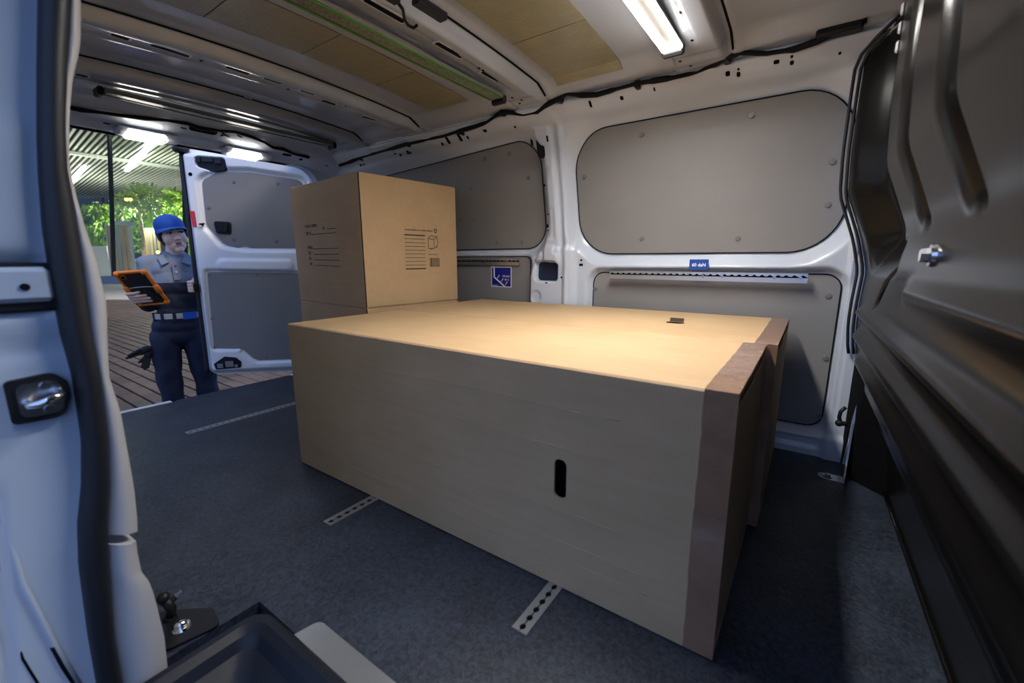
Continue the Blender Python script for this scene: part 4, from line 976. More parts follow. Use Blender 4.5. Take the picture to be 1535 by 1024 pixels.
for cpx in cols:
    p = np.array(fp(cpx+1.5, D0, GZ)); w = .055; q = [p-RH*w-FH*.10, p+RH*w-FH*.10, p+RH*w+FH*.10, p-RH*w+FH*.10]; tp_ = far((cpx-2.5, 170), D0)-p; tp_ = tp_*(9.6/tp_[2]); LEAN = tp_/9.6
    m = MB(); m.add([*q, *[a+tp_ for a in q]], [(0, 1, 2, 3), (4, 5, 6, 7), (0, 1, 5, 4), (1, 2, 6, 5), (2, 3, 7, 6), (3, 0, 4, 7)]); m.build('mullion', 'mullion', hall, fix=True)
for a_, b_ in zip(cols[:-1], cols[1:]):
    p = np.array(fp(a_, D0, GZ+.45))+RH*.06; q = np.array(fp(b_, D0, GZ+.45))-RH*.06; up = LEAN*9.1
    m = MB(); m.add([p, q, q+up, p+up], [(0, 1, 2, 3)]); m.build('glass_pane', 'pane_glass', hall)
a_ = np.array(fp(-170, D0-.5, GZ)); b_ = np.array(fp(500, D0-.5, GZ)); m = MB(); q = [a_, b_, b_+FH*.7, a_+FH*.7]; m.add([*q, *[v+np.array([0, 0, .42]) for v in q]], [(0, 1, 2, 3), (4, 5, 6, 7), (0, 1, 5, 4), (1, 2, 6, 5), (2, 3, 7, 6), (3, 0, 4, 7)]); m.build('plinth', 'plinth', hall, fix=True)
# ceiling slats run straight back, dark void above
m = MB(); m.rbox((-30, -.07, 0), (30, .07, .07), .01); sl0 = m.build('ceiling_slat', 'slat_white', hall, loc=(0, 0, 0))
ysl = np.arange(-9, 22, .29)
for k, y in enumerate(ysl):
    p = (-46.0+.08*y, y+2.2, ZC)
    if k == 0: sl0.location = Vector(p)-wloc(hall); sl0.rotation_euler = (0, 0, SLA)
    else: copy_of(sl0, p, hall, name='ceiling_slat')
m = MB(); m.box((-80, -30, ZC+.45), (-18, 50, ZC+.65)); m.build('roof_void', 'hall_dark', hall, fix=True)
p0 = at((120, 252), 2, ZC-.2); p1 = at((330, 270), 2, ZC-.2)
m = MB(); m.box((-41.2, -8, ZC-.22), (-40.7, 28, ZC-.05)); m.build('slat_reflection_edge', 'slat_white', hall, fix=True)  # white bar put in for the bright line where the slats reflect
for (ua, ub) in (((190, 256), (238, 204)), ((104, 276), (127, 250))):
    a = at(ua, 2, ZC-.12); b = at(ub, 2, ZC-.12); c_ = (a+b)/2; hl_ = np.linalg.norm(b-a)/2; an = math.atan2(b[1]-a[1], b[0]-a[0])
    m = MB(); m.rbox((-hl_, -.16, -.06), (hl_, .16, .06), .02, Matrix.Translation(Vector(c_)) @ Matrix.Rotation(an, 4, 'Z')); lo = m.build('ceiling_light', 'hall_light', hall)
    ld = bpy.data.lights.new('hall_fill', 'POINT'); ld.shadow_soft_size = .6; ld.energy = 1150; ld.color = (1, .96, .86)  # unseen point light added well below the fixture to brighten plants and slats
    lo2 = bpy.data.objects.new('hall_fill', ld); COL.objects.link(lo2); lo2.parent = hall; lo2.location = Vector((c_[0], c_[1], ZC-4.4))-wloc(hall)
# back wall of the hall
a_ = np.array(fp(-300, 52, GZ)); b_ = np.array(fp(700, 52, GZ)); m = MB(); m.add([a_, b_, b_+np.array([0, 0, 12]), a_+np.array([0, 0, 12])], [(0, 1, 2, 3)]); m.build('back_wall', 'hall_grey', hall)
# white parapet, beige ledge
def slab(name, pxa, pxb, pya, D, dep, mt, par, z0=GZ, lean=False):
    a = far((pxa, pya), D); b = far((pxb, pya), D); zt = a[2]; m = MB(); a[2] = b[2] = z0; a = far((pxa, 405), D); b = far((pxb, 405), D); a[2] = b[2] = z0; q = [a, b, b+FH*dep, a+FH*dep]; h = LEAN*(zt-z0) if lean else np.array([0, 0, zt-z0])
    m.add([*q, *[v+h for v in q]], [(0, 1, 2, 3), (4, 5, 6, 7), (0, 1, 5, 4), (1, 2, 6, 5), (2, 3, 7, 6), (3, 0, 4, 7)]); return m.build(name, mt, par, fix=True)
o = slab('white_parapet', 60, 166, 369, 29.0, .4, 'white_wall', None); tag(o, 'smooth white parapet wall inside the glass hall under the hanging greenery', 'wall')
o = slab('stone_ledge', 199, 300, 388, 29.5, .8, 'white_wall', None); tag(o, 'pale ledge inside the hall at the foot of the slim tree', 'ledge')
# timber screens
def screen(pxs, top, bot, D, label, frame):
    a = far((pxs[0][0], top), D); root = thing('timber_screen', label, 'screen', (a[0], a[1], GZ))
    for (x0, x1, mt) in pxs: slab('plank', x0, x1, top+3, D, .06, mt, root, lean=True)
    if frame:
        x0, x1 = pxs[0][0]-1.2, pxs[-1][1]+1.5
        for q in (x0-1.6, x1): slab('frame_post', q, q+1.7, top-3, D-.05, .16, 'frame_grey', root, lean=True)
        a = far((x0-1.6, top-5), D-.05); b = far((x1+1.7, top-2), D-.05); c = far((x0-1.6, top+1.2), D-.05); q = [a, b, b+FH*.16, a+FH*.16]; h = np.array([0, 0, c[2]-a[2]])
        m = MB(); m.add([*q, *[v+h for v in q]], [(0, 1, 2, 3), (4, 5, 6, 7), (0, 1, 5, 4), (1, 2, 6, 5), (2, 3, 7, 6), (3, 0, 4, 7)]); m.build('frame_rail', 'frame_grey', root, fix=True)
screen([(167, 171, 'plank_tan'), (173, 177.5, 'plank_tan'), (179, 183, 'plank_grey'), (185, 190.5, 'plank_tan'), (192.5, 196.5, 'plank_tan')], 335, 420, 27.6, 'upright timber boards in a pale grey frame inside the glass hall', True)
screen([(218.5, 223.5, 'plank_tan'), (225, 227, 'plank_grey'), (228.5, 232, 'plank_tan'), (234, 237, 'plank_grey'), (239, 243, 'plank_tan')], 339, 420, 31.0, 'unframed upright timber boards beyond the slim tree', False)
for (u, v, lab) in ((189.5, 299, 'small yellow glowing bulb, one of a pair in the tree crown'), (195.5, 299, 'small yellow glowing bulb, one of a pair in the tree crown'), (237, 378, 'small yellow glowing bulb low beside the unframed timber boards')):
    p = far((u, v), 28.4); t = thing('hall_bulb', lab, 'bulb', tuple(p), 'yellow bulbs in the glass hall')
    m = MB(); m.sphere(p, .10, 10, 6); m.build('bulb_glass', 'warm_bulb', t, smooth=True); m = MB(); m.cyl(p+np.array([0, 0, .09]), p+np.array([0, 0, .22]), .03, .03, 8); m.build('bulb_cap', 'mullion', t)
# ---- plants
mat('leaf_bright', (.24, .42, .045), .5, var=.45, vscale=1.6)
mat('leaf_mid', (.17, .33, .06), .5, var=.5, vscale=1.4)
mat('leaf_pale', (.36, .50, .20), .45, var=.4, vscale=1.2)
mat('bark', (.42, .34, .25), .8, var=.3, vscale=5)
def leaf(m, p, d, s, rnd, wd=.36):
    d = np.array(d); d = d/np.linalg.norm(d); r = rnd.normal(size=3); w = np.cross(d, r); w /= np.linalg.norm(w); n = np.cross(d, w)
    a, b, c = p+d*s*.5+w*s*wd*.5+n*s*.06, p+d*s, p+d*s*.5-w*s*wd*.5+n*s*.06
    m.add([p, a, b, c], [(0, 1, 2), (0, 2, 3)])
def crown(m, c, rx, rz_, n, size, rnd, droop=0.0):
    for _ in range(n):
        v = rnd.normal(size=3); v /= np.linalg.norm(v); k = rnd.rand()**.45
        p = np.array(c)+(RH*v[0]*rx+FH*v[1]*rx*.8)*k+np.array([0, 0, v[2]*rz_*k]); leaf(m, p, v+np.array([0, 0, -droop])+rnd.normal(size=3)*.5, size*(.6+.8*rnd.rand()), rnd)
rnd = np.random.RandomState(5)
t0 = far((216, 390), 29.9); t0[2] = far((216, 388), 29.5)[2]+.01; t = thing('slim_tree', 'slim pale-trunked tree with a loose light green crown in the hall', 'tree', tuple(t0))
tip = far((209, 312), 30.0); m = MB(); mid = (t0+tip)/2+RH*.10; m.tube([t0, t0*.6+tip*.4+RH*.06, t0*.3+tip*.7+RH*.02, tip], [.13, .11, .09, .06], 8); trunk = m.build('trunk', 'bark', t, smooth=True)
for (u, v) in ((192, 296), (226, 292), (205, 284), (184, 312), (231, 310)):
    q = far((u, v), 30+rnd.rand()-.5); m = MB(); m.tube([tip-np.array([0, 0, .5]), (tip+q)/2+np.array([0, 0, .15]), q], [.05, .035, .015], 6); m.build('branch', 'bark', t, smooth=True)
m = MB()
for (u, v, rx, rr_, n) in ((206, 303, 1.0, .8, 420), (188, 302, .7, .6, 230), (222, 296, .8, .8, 300), (208, 289, .8, .55, 220), (184, 318, .45, .35, 90), (228, 314, .6, .5, 160)): crown(m, far((u, v), 30+rnd.rand()*.8-.4), rx, rr_, n, .30, rnd, .3)
f = m.build('foliage', 'leaf_pale', t)
def bush(label, spots, mt, D, size, name='hanging_greenery', droop=0.3, n=300, px=None):
    c = far((spots[0][0], spots[0][1]), D); t = thing(name, label, 'plant', (c[0], c[1], c[2]-spots[0][3]))
    m = MB()
    for (u, v, rx, rr_) in spots: crown(m, far((u, v), D+rnd.rand()-.5), rx, rr_, n, size, rnd, droop)
    m.build('foliage', mt, t)
    c2 = far((px or spots[0][0], spots[0][1]), D+.1); m = MB(); m.cyl((c2[0], c2[1], GZ), tuple(c2), .10, .06, 8); m.build('stem', 'bark', t)
    return t
bush('dense bright green hanging foliage above the white parapet', [(146, 320, .9, .8), (134, 330, .7, .9), (155, 335, .6, 1.1), (146, 348, 1.0, .9), (138, 358, .7, .5), (156, 358, .4, .5)], 'leaf_bright', 30.2, .34, droop=1.6, n=420)
bush('bright yellow-green shrub beside the open van door', [(262, 300, .9, .8), (250, 320, .8, .9), (268, 330, .9, 1.0), (282, 305, .8, .9), (258, 350, .9, 1.0), (276, 365, .8, 1.0), (284, 340, .7, 1.0)], 'leaf_bright', 33.2, .34, name='leafy_shrub', n=330)
bush('darker green shrub behind the timber boards', [(175, 318, .8, .7), (205, 335, .9, .8), (205, 360, .9, 1.0), (222, 330, .7, .6), (236, 322, .8, .7), (183, 330, .8, .6)], 'leaf_mid', 35.2, .34, name='leafy_shrub', n=300)
# ================================================================== PERSON BEHIND THE DOOR
PG = np.array([-3.65, 1.12, GZ]); PF = np.array([.956, -.293, 0]); PF /= np.linalg.norm(PF); PR = np.array([-PF[1], PF[0], 0])
def pw(s, f, z): return PG+PR*s+PF*f+np.array([0, 0, z])
person = thing('person', 'person in blue cap, grey and navy polo shirt and navy trousers holding a tablet', 'person', tuple(PG))
mat('skin', (.80, .54, .42), .45, var=.05, vscale=30)
mat('lips', (.42, .13, .12), .4); mat('eye_dark', (.02, .014, .012), .25); mat('eye_white', (.6, .58, .56), .3); mat('brow', (.05, .03, .022), .8)
mat('hair', (.030, .017, .012), .55, bump=.5, bscale=90, stretch=(1, 1, .3))
mat('cap_blue', (.006, .075, .36), .7, bump=.1, bscale=300)
def shirt_fn(nt, b, src):
    n, l = nt.nodes, nt.links; sp = n.new('ShaderNodeSeparateXYZ'); l.new(src, sp.inputs[0])
    r = n.new('ShaderNodeValToRGB'); r.color_ramp.interpolation = 'CONSTANT'; e = r.color_ramp.elements
    e[0].position = 0; e[0].color = (.010, .016, .036, 1); e[1].position = .612; e[1].color = (.17, .205, .265, 1)
    mr = n.new('ShaderNodeMath'); mr.operation = 'MULTIPLY'; mr.inputs[1].default_value = .5; l.new(sp.outputs['Z'], mr.inputs[0]); l.new(mr.outputs[0], r.inputs['Fac']); l.new(r.outputs['Color'], b.inputs['Base Color'])
mat('polo_cloth', (.2, .2, .25), .75, bump=.35, bscale=16, fn=shirt_fn)
mat('polo_grey', (.17, .205, .265), .75); mat('polo_navy', (.010, .016, .036), .75)
mat('trouser_navy', (.006, .010, .034), .75, bump=.55, bscale=14, stretch=(1, 1, .6))
mat('belt_grey', (.42, .43, .43), .6); mat('buckle_blue', (.01, .10, .52), .35); mat('button_red', (.5, .01, .01), .4)
mat('shoe_black', (.01, .01, .011), .5); mat('nail', (.70, .62, .60), .25)
mat('tablet_orange', (.92, .23, .008), .5); mat('tablet_black', (.012, .013, .016), .35); mat('glove_black', (.012, .016, .014), .8, bump=.3, bscale=80)
def blob(name, prims, mt, voxel, parent, smooth=4, post=None):
    m = MB()
    for pr in prims:
        if pr[0] == 'c':        # tapered capsule
            _, p0, r0, p1, r1 = pr; p0 = np.array(p0, float); p1 = np.array(p1, float); m.cyl(p0, p1, r0, r1, 14); m.sphere(p0, r0, 14, 9); m.sphere(p1, r1, 14, 9)
        elif pr[0] == 'e':      # ellipsoid: centre, radii along (PR, PF, Z) or axes
            _, c, r, ax = pr; k = MB(); k.sphere((0, 0, 0), 1.0, 20, 14); c = np.array(c, float)
            m.add([c+ax[0]*v[0]*r[0]+ax[1]*v[1]*r[1]+ax[2]*v[2]*r[2] for v in k.v], k.f)
    me = bpy.data.meshes.new('tmp'); me.from_pydata(m.v, [], m.f); o = bpy.data.objects.new('tmp', me); COL.objects.link(o)
    bm = bmesh.new(); bm.from_mesh(me); bmesh.ops.recalc_face_normals(bm, faces=bm.faces); bm.to_mesh(me); bm.free()
    rm = o.modifiers.new('r', 'REMESH'); rm.mode = 'VOXEL'; rm.voxel_size = voxel; rm.adaptivity = 0
    if smooth: sm = o.modifiers.new('s', 'SMOOTH'); sm.factor = .5; sm.iterations = smooth
    dg = bpy.context.evaluated_depsgraph_get(); me2 = bpy.data.meshes.new_from_object(o.evaluated_get(dg)); bpy.data.objects.remove(o)
    n = len(me2.vertices); co = np.empty(n*3); me2.vertices.foreach_get('co', co); co = co.reshape(-1, 3)
    if post is not None: co = post(co)
    base = np.array(wloc(parent)) if parent is not None else np.zeros(3)
    me2.vertices.foreach_set('co', (co-base).ravel()); me2.materials.clear(); me2.materials.append(MT[mt]); me2.polygons.foreach_set('use_smooth', [True]*len(me2.polygons)); me2.update(); me2.name = name
    r = bpy.data.objects.new(name, me2); COL.objects.link(r); r.parent = parent; return r
Z3 = np.array([0, 0, 1.]); AX = (PR, PF, Z3)
# head frame: turned to the open door, tilted
ya, ro, pi_ = math.radians(11), math.radians(9), math.radians(-4)
hf = PF*math.cos(ya)+PR*math.sin(ya); hr = PR*math.cos(ya)-PF*math.sin(ya); hu = Z3.copy()
hr, hu = hr*math.cos(ro)-hu*math.sin(ro), hu*math.cos(ro)+hr*math.sin(ro)*-1
hu = hu/np.linalg.norm(hu); hr = hr-hu*(hr@hu); hr /= np.linalg.norm(hr); hf = np.cross(hu, hr)*1.0
if hf@PF < 0: hf = -hf
HCN = pw(.036, .015, 1.552); HX = (hr, hf, hu)
HS = 1.06
def hd(x, y, z): return HCN+(hr*x+hf*y+hu*z)*HS
def E_(x, y, z, a, b, c): return ('e', hd(x, y, z), (a*HS, b*HS, c*HS), HX)
def limb(*pts): return [('c', a[0], a[1], b[0], b[1]) for a, b in zip(pts[:-1], pts[1:])]
head = [E_(0, -.020, .030, .072, .090, .088), E_(0, .022, -.015, .064, .066, .088), E_(0, .028, -.068, .050, .052, .046), E_(0, .055, -.100, .026, .026, .022),
        E_(-.034, .048, -.034, .028, .030, .034), E_(.034, .048, -.034, .028, .030, .034), E_(0, .066, .020, .048, .018, .016),
        ('c', hd(0, .086, .006), .0085, hd(0, .104, -.030), .0115), E_(-.011, .096, -.034, .009, .010, .008), E_(.011, .096, -.034, .009, .010, .008),
        E_(0, .066, -.066, .030, .020, .018), E_(-.074, -.010, -.010, .010, .018, .030), E_(.074, -.010, -.010, .010, .018, .030), E_(0, .062, -.048, .034, .022, .022)]
neck = limb((hd(0, -.02, -.06), .050), (pw(.030, -.015, 1.385), .051), (pw(.028, -.02, 1.33), .075))
torso = [('e', pw(.03, -.01, 1.30), (.135, .078, .085), AX), ('e', pw(.025, 0, 1.18), (.125, .088, .13), AX), ('e', pw(.01, 0, 1.02), (.110, .080, .12), AX), ('e', pw(.0, 0, .90), (.115, .075, .08), AX)]
# tablet corners (back of the tablet faces the camera)
def sz_(px, f):
    r = ray(px); o = np.array([0, 0, HC]); p0 = PG+PF*f; return o+r*(((p0-o)@PF)/(r@PF))
TL, TR, BL = sz_((170.5, 409), .30), sz_((217, 405.5), .385), sz_((211, 457.5), .20); BR = TR+BL-TL
te1 = (TR-TL); te2 = (BL-TL); tn = np.cross(te1, te2); tn /= np.linalg.norm(tn)
if tn@PF < 0: tn = -tn
def tp(u, v, k=0): return TL+te1*u+te2*v+tn*k
# right arm with the hand round the tablet's edge
sh_r = pw(-.125, -.01, 1.365); el_r = pw(-.150, .03, 1.085); hc = tp(-.06, .72, -.035); wr_r = hc+np.array([0, 0, -.055])-PF*.06+PR*.03
arm_r = limb((sh_r+np.array([0, 0, -.02]), .036), (el_r, .034), (wr_r, .029), (hc, .031))
arm_r += limb((hc, .030), (tp(-.05, .60, -.02), .022)) + limb((hc, .030), (tp(-.02, .86, -.022), .022))
fing = []
for k, (v0, ln) in enumerate(((.585, .36), (.675, .50), (.755, .56), (.835, .54))):
    a = tp(-.075, v0+.02, -.012); b = tp(-.035, v0, .020); c = tp(ln*.5, v0-.012, .0225); d = tp(ln, v0-.02+.012*k, .016)
    fing.append((c, d)); arm_r += limb((a, .0125), (b, .0110), (c, .0102), (d, .0085))
arm_r += limb((hc, .022), (tp(.02, .56, -.030), .0125), (tp(.20, .50, -.028), .0105))      # thumb on the screen side
# left arm, hand on the door's edge
sh_l = pw(.190, -.01, 1.355); el_l = pw(.265, .05, 1.10); dh = np.array(dpt(.004, 1.205, -.050)); dh[2] = 1.205+GZ
wr_l = dh-PF*.05+PR*.05+np.array([0, 0, -.02]); arm_l = limb((sh_l+np.array([0, 0, -.02]), .036), (el_l, .034), (wr_l, .029), (dh, .030))
for k in range(4):
    z = dh[2]+.030-.019*k; a = np.array(dpt(-.012, z, -.042)); b = np.array(dpt(-.014, z, -.012)); c = np.array(dpt(.012, z, .000)); arm_l += limb((dh+np.array([0, 0, .03-.019*k]), .013), (a, .0115), (b, .0105), (c, .009))
arm_l += limb((dh, .016), (np.array(dpt(-.006, dh[2]+.04, -.060)), .0115), (np.array(dpt(.01, dh[2]+.062, -.062)), .0100))
legs = limb((pw(-.075, 0, .84), .070), (pw(-.092, .012, .50), .055), (pw(-.09, -.015, .10), .040)) + limb((pw(.080, 0, .84), .070), (pw(.105, .012, .50), .055), (pw(.115, -.015, .10), .040))
legs += limb((pw(-.09, -.015, .08), .04), (pw(-.10, .11, .045), .035)) + limb((pw(.115, -.015, .08), .04), (pw(.125, .11, .045), .035))
body = blob('body', head+neck+torso+arm_r+arm_l+legs, 'skin', .0036, person, smooth=6)
# face details
m = MB(); k = MB(); k.sphere((0, 0, 0), 1, 12, 8)
def hell(m, x, y, z, a, b, c): m.add([hd(x+v[0]*a, y+v[1]*b, z+v[2]*c) for v in k.v], k.f)
m = MB(); hell(m, 0, .0842, -.0590, .0190, .006, .0034); m.build('upper_lip', 'lips', person, smooth=True)
m = MB(); hell(m, 0, .0842, -.0660, .0170, .006, .0042); m.build('lower_lip', 'lips', person, smooth=True)
for s in (-1, 1):
    m = MB(); hell(m, s*.030, .0790, .004, .0145, .007, .0055); e = m.build('eye', 'eye_white', person, smooth=True)
    m = MB(); hell(m, s*.030+.004, .0845, .0035, .0058, .0030, .0050); m.build('iris', 'eye_dark', e, smooth=True)
    m = MB(); m.tube([hd(s*.030-.016, .0800, .004), hd(s*.030-.006, .0868, .0095), hd(s*.030+.006, .0868, .0095), hd(s*.030+.016, .0800, .004)], .0030, 7); m.build('eyelid', 'brow', person, smooth=True)
    m = MB(); m.tube([hd(s*.012, .0905, .0215), hd(s*.030, .0895, .0280), hd(s*.050, .0770, .0220)], [.0032, .0040, .0020], 7); m.build('eyebrow', 'brow', person, smooth=True)
# hair
hair = [E_(0, -.036, .006, .077, .082, .078), E_(-.070, -.008, .004, .014, .034, .046), E_(.070, -.008, .004, .014, .034, .046), E_(0, -.070, -.030, .062, .040, .060)]
hair += [('c', hd(-.056, .044, .030), .013, hd(-.020, .074, .034), .011), ('c', hd(.056, .044, .030), .013, hd(.020, .074, .034), .011), ('c', hd(-.066, .012, .030), .012, hd(-.063, .036, .002), .007), ('c', hd(.066, .012, .030), .012, hd(.063, .036, .002), .007)]
blob('hair', hair, 'hair', .004, person, smooth=2)
# cap: domed crown with band, stitched visor
rows = []
for i in range(0, 15):
    t = i/14*math.radians(97); r = []
    for j in range(37):
        a = 2*math.pi*j/36; x = .080*math.sin(t)*math.cos(a); y = .099*math.sin(t)*math.sin(a); z = .080*math.cos(t)**.8 if t < 1.57 else .08*math.cos(t)
        r.append(hd(x, -.014+y, .042+z-.012*max(0, -math.sin(a))*math.sin(t)**3))
    rows.append(r)
m = MB(); m.grid(rows); cap = m.build('cap', 'cap_blue', person, smooth=True)
rows = []; low = []
for i in range(9):
    r = []; q = []
    for j in range(19):
        a = math.radians(12)+math.radians(156)*j/18; s_ = i/8; ln = .066*math.sin(math.pi*(j+2)/22)**.8
        x = .080*math.cos(a)*(1+.08*s_); y = -.014+.100*math.sin(a)+ln*s_*math.sin(a)**.5; z = .044-.008*s_*s_-.022*abs(math.cos(a))**2*(.3+s_*.7)-.004
        r.append(hd(x, y, z)); q.append(hd(x, y, z-.004))
    rows.append(r); low.append(q)
m = MB(); m.grid(rows); m.grid(low, flip=True); m.grid([rows[-1], low[-1]]); m.grid([[a[0] for a in rows], [a[0] for a in low]]); m.grid([[a[-1] for a in rows], [a[-1] for a in low]]); m.build('cap_visor', 'cap_blue', person, smooth=True, auto=50)
m = MB(); m.sphere(hd(0, -.014, .122), .006); m.build('cap_button', 'cap_blue', person, smooth=True)
# polo shirt: trunk and sleeves
def folds(co, amp, k=1.0):
    r = co-PG; s = r@PR; f = r@PF; z = r[:, 2]
    w = np.sin(z*46*k+s*20+np.sin(s*31)*1.2)*np.sin(s*17+f*23+1.0)
    n = np.stack([s*0, s*0, z*0], -1); c = np.stack([s, f], -1); d = c/np.maximum(np.linalg.norm(c, axis=1), .03)[:, None]
    return co+(PR*d[:, :1]+PF*d[:, 1:])*(amp*w)[:, None]
sh = [('e', pw(.034, -.005, 1.305), (.165, .102, .105), AX), ('e', pw(.028, .008, 1.22), (.152, .112, .13), AX), ('e', pw(.022, .006, 1.10), (.134, .104, .13), AX), ('e', pw(.014, .004, 1.02), (.128, .100, .085), AX),
      ('c', pw(-.085, -.01, 1.352), .052, pw(.155, -.01, 1.345), .052), ('c', pw(.012, -.015, 1.385), .060, pw(.048, -.015, 1.385), .060)]
sh += limb((pw(-.02, -.015, 1.375), .045), (sh_r+np.array([0, 0, -.014]), .056), (el_r, .054), (wr_r-PF*.02, .041)) + limb((pw(.08, -.015, 1.375), .045), (sh_l+np.array([0, 0, -.014]), .056), (el_l, .054), (wr_l, .040))
blob('polo_shirt', sh, 'polo_cloth', .006, person, smooth=6, post=lambda co: folds(co, .004))
# collar leaves, placket, buttons
for s, a, b, c, d in ((-1, pw(-.030, .030, 1.412), pw(-.006, .085, 1.358), pw(-.045, .100, 1.338), pw(-.062, .045, 1.392)), (1, pw(.088, .030, 1.412), pw(.062, .085, 1.358), pw(.110, .098, 1.338), pw(.122, .045, 1.392))):
    nn = np.cross(b-a, c-a); nn /= np.linalg.norm(nn); nn = nn if nn@PF > 0 else -nn; m = MB(); L4 = [a, b, c, d]; m.add([p+nn*.008 for p in L4]+[p-nn*.006 for p in L4], [(0, 1, 2, 3), (4, 5, 6, 7), (0, 1, 5, 4), (1, 2, 6, 5), (2, 3, 7, 6), (3, 0, 4, 7)]); m.build('collar', 'polo_grey', person, fix=True)
m = MB(); m.tube([pw(-.034, -.01, 1.405), pw(-.02, -.070, 1.418), pw(.03, -.092, 1.422), pw(.082, -.070, 1.418), pw(.094, -.01, 1.405)], .014, 8, flat=1.6); m.build('collar', 'polo_grey', person, smooth=True)
m = MB(); P4 = [pw(.008, .114, 1.352), pw(.044, .114, 1.352), pw(.046, .132, 1.245), pw(.010, .132, 1.245)]; m.add(P4+[p-PF*.02 for p in P4], [(0, 1, 2, 3), (4, 5, 6, 7), (0, 1, 5, 4), (1, 2, 6, 5), (2, 3, 7, 6), (3, 0, 4, 7)]); m.build('placket', 'polo_grey', person, fix=True)
for z, mt in ((1.338, 'button_red'), (1.298, 'eye_white')): m = MB(); q = pw(.027, .116+(1.352-z)*.17, z); m.cyl(q, q+PF*.004, .007, .006, 12); m.build('button', mt, person, fix=True)
# trousers
tr_ = [('e', pw(.0, -.005, .925), (.158, .108, .095), AX), ('e', pw(.0, -.012, .86), (.170, .112, .09), AX), ('e', pw(.006, 0, .975), (.143, .106, .085), AX)]
tr_ += limb((pw(-.086, -.004, .83), .090), (pw(-.098, .010, .60), .079), (pw(-.096, .012, .48), .070), (pw(-.092, -.01, .28), .064), (pw(-.09, -.012, .10), .064)) + limb((pw(.086, -.004, .83), .090), (pw(.105, .010, .60), .079), (pw(.110, .012, .48), .070), (pw(.114, -.01, .28), .064), (pw(.116, -.012, .10), .064))
blob('trousers', tr_, 'trouser_navy', .006, person, smooth=5, post=lambda co: folds(co, .0045, .8))
for sx in (-.095, .12):
    blob('shoe', [('c', pw(sx, -.05, .05), .045, pw(sx-.005, .06, .05), .046), ('c', pw(sx, .06, .045), .044, pw(sx-.005, .15, .038), .036), ('c', pw(sx, -.04, .09), .046, pw(sx, -.02, .11), .05)], 'shoe_black', .006, person, smooth=3, post=lambda co: np.stack([co[:, 0], co[:, 1], np.maximum(co[:, 2], GZ+.004)], -1))
# belt
rows = []
for j in range(49):
    a = 2*math.pi*j/48; c_, s_ = math.cos(a), math.sin(a); r = []
    for dz, k in ((-.019, .0), (-.016, .005), (.016, .005), (.019, .0)): r.append(pw(.008+(.142+k)*c_, (.108+k)*s_, .998+dz))
    rows.append(r)
m = MB(); m.grid(rows); m.build('belt', 'belt_grey', person, smooth=True, auto=40)
def belt_piece(a0, a1, h, k, nm, mt):
    rows = []
    for j in range(7):
        a = math.radians(a0+(a1-a0)*j/6); rows.append([pw(.008+(.142+q)*math.cos(a), (.108+q)*math.sin(a), .998+dz) for dz, q in ((-h, .003), (-h, k), (h, k), (h, .003))])
    m = MB(); m.grid(rows); m.add(rows[0], [(0, 1, 2, 3)]); m.add(rows[-1], [(3, 2, 1, 0)]); return m.build(nm, mt, person)
belt_piece(50, 82, .024, .011, 'belt_buckle', 'buckle_blue')
for a in (100, 128, 25, 158): belt_piece(a-3.5, a+3.5, .028, .010, 'belt_loop', 'trouser_navy')
for c, d in fing[:4]: m = MB(); q = d+tn*.0075; m.add([q+(te1/np.linalg.norm(te1))*a*.007+(te2/np.linalg.norm(te2))*b*.005+tn*(.0012 if abs(a)+abs(b) < .5 else 0) for a, b in ((-1, -.6), (.7, -.8), (1, 0), (.7, .8), (-1, .6), (0, 0))], [(0, 1, 5), (1, 2, 5), (2, 3, 5), (3, 4, 5), (4, 0, 5)]); m.build('fingernail', 'nail', person)
# ---- tablet
tab = thing('tablet', 'tablet in a chunky orange rubber case seen from its black back', 'tablet', tuple(tp(.5, 1, 0)))
W1 = np.linalg.norm(te1); H1 = np.linalg.norm(te2); U1 = te1/W1; V1 = te2/H1
V1 = V1-U1*(V1@U1)*0
def tq(x, y, k): return TL+U1*x+V1*y+tn*k
m = MB(); o_ = round_outline([(.010, .010), (W1-.010, .010), (W1-.010, H1-.010), (.010, H1-.010)], .012, 4); m.prism(o_, lambda u, v: tq(u, v, -.004), lambda u, v: tq(u, v, .007)); m.build('back_plate', 'tablet_black', tab, fix=True)
m = MB(); o_ = round_outline([(.012, .012), (W1-.012, .012), (W1-.012, H1-.012), (.012, H1-.012)], .010, 4); m.prism(o_, lambda u, v: tq(u, v, -.0065), lambda u, v: tq(u, v, -.0042)); m.build('screen', 'eye_dark', tab, fix=True)
ring = round_outline([(.004, .004), (W1-.004, .004), (W1-.004, H1-.004), (.004, H1-.004)], .018, 6); pts = [tq(u, v, 0) for u, v in ring]; pts += pts[:2]
m = MB(); m.tube(pts, .0105, 9, caps=False); m.build('case_rim', 'tablet_orange', tab, smooth=True)
for (u, v) in ((.010, .010), (W1-.010, .010), (W1-.010, H1-.010), (.010, H1-.010)): m = MB(); m.sphere(tq(u, v, .001), .0175, 12, 8); m.build('corner_bumper', 'tablet_orange', tab, smooth=True)
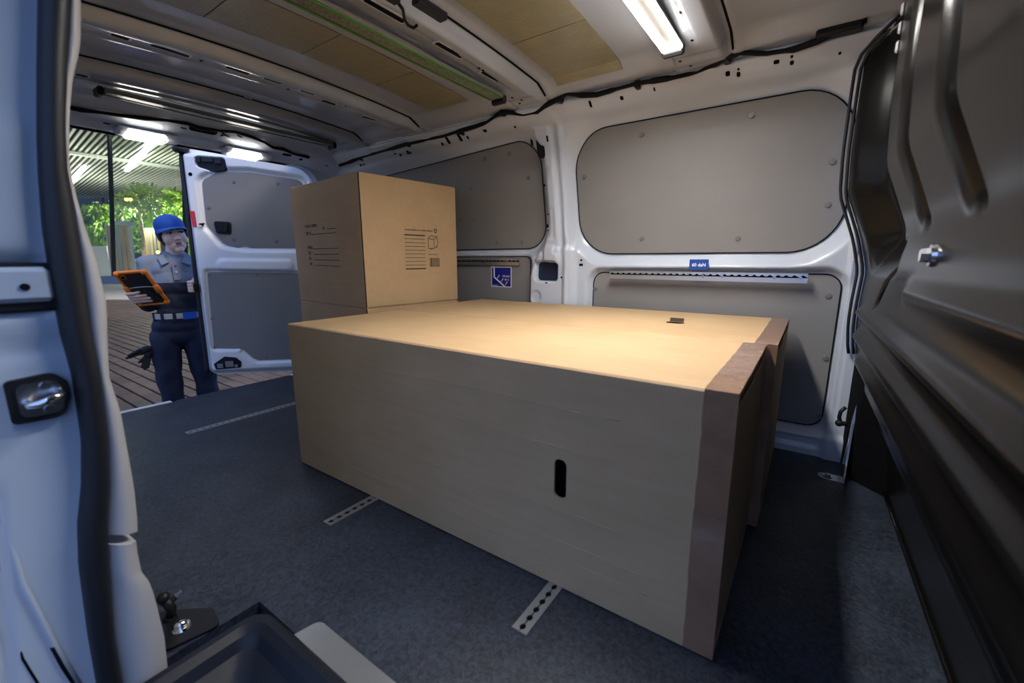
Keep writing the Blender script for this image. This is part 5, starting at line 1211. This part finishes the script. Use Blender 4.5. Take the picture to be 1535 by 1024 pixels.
for (u, a, b) in ((W1-.003, .42, .66), (.003, .40, .58)): m = MB(); m.tube([tq(u, H1*a, .001), tq(u, H1*(a+.03), .003), tq(u, H1*(b-.03), .003), tq(u, H1*b, .001)], [.010, .0165, .0165, .010], 10); m.build('side_grip', 'tablet_orange', tab, smooth=True)
m = MB(); m.cyl(tq(.036, .032, .006), tq(.036, .032, .011), .015, .014, 18); rg = m.build('camera_ring', 'tablet_orange', tab, fix=True); m = MB(); m.cyl(tq(.036, .032, .0105), tq(.036, .032, .0118), .011, .011, 16); m.build('camera_lens', 'gap_black', tab, fix=True)
m = MB(); m.tube([tq(.018, H1*.46, .007), tq(W1*.35, H1*.435, .010), tq(W1*.65, H1*.435, .010), tq(W1-.018, H1*.46, .007)], .0035, 6); m.build('hand_strap_edge', 'belt_grey', tab, smooth=True)
m = MB(); o_ = round_outline([(W1*.30, H1*.52), (W1*.72, H1*.50), (W1*.86, H1*.82), (W1*.62, H1*.90)], .012, 4); m.prism(o_, lambda u, v: tq(u, v, .006), lambda u, v: tq(u, v, .0105)); m.build('kickstand', 'tablet_black', tab, fix=True)
# ---- work gloves tucked in the pocket
def G_(px, f=.02): return sz_(px, f)
g1 = [('c', G_((236, 523), -.03), .020, G_((219, 524), .03), .026), ('c', G_((219, 524), .03), .024, G_((210, 528), .03), .022)]
for k, (pa, pb) in enumerate((((210, 526), (190, 537)), ((212, 529), (194, 536)), ((209, 525), (193, 533)))): g1.append(('c', G_(pa, .03+.01*k), .0115, G_(pb, .035+.012*k), .0085))
tag(blob('work_glove', g1, 'glove_black', .004, None, smooth=2), 'black work glove sticking out sideways from the trouser pocket', 'glove')
g2 = [('c', G_((229, 524), .0), .018, G_((222, 532), .035), .022)]
for pa, pb, r in (((220, 533), (209, 543), .0085), ((221, 534), (213.5, 549), .0095), ((222, 535), (217, 553), .0095), ((224, 534), (221.5, 550), .0095)): g2.append(('c', G_(pa, .035), r+.002, G_(pb, .05), r))
tag(blob('work_glove', g2, 'glove_black', .004, None, smooth=2), 'black work glove hanging fingers down from the trouser pocket', 'glove')
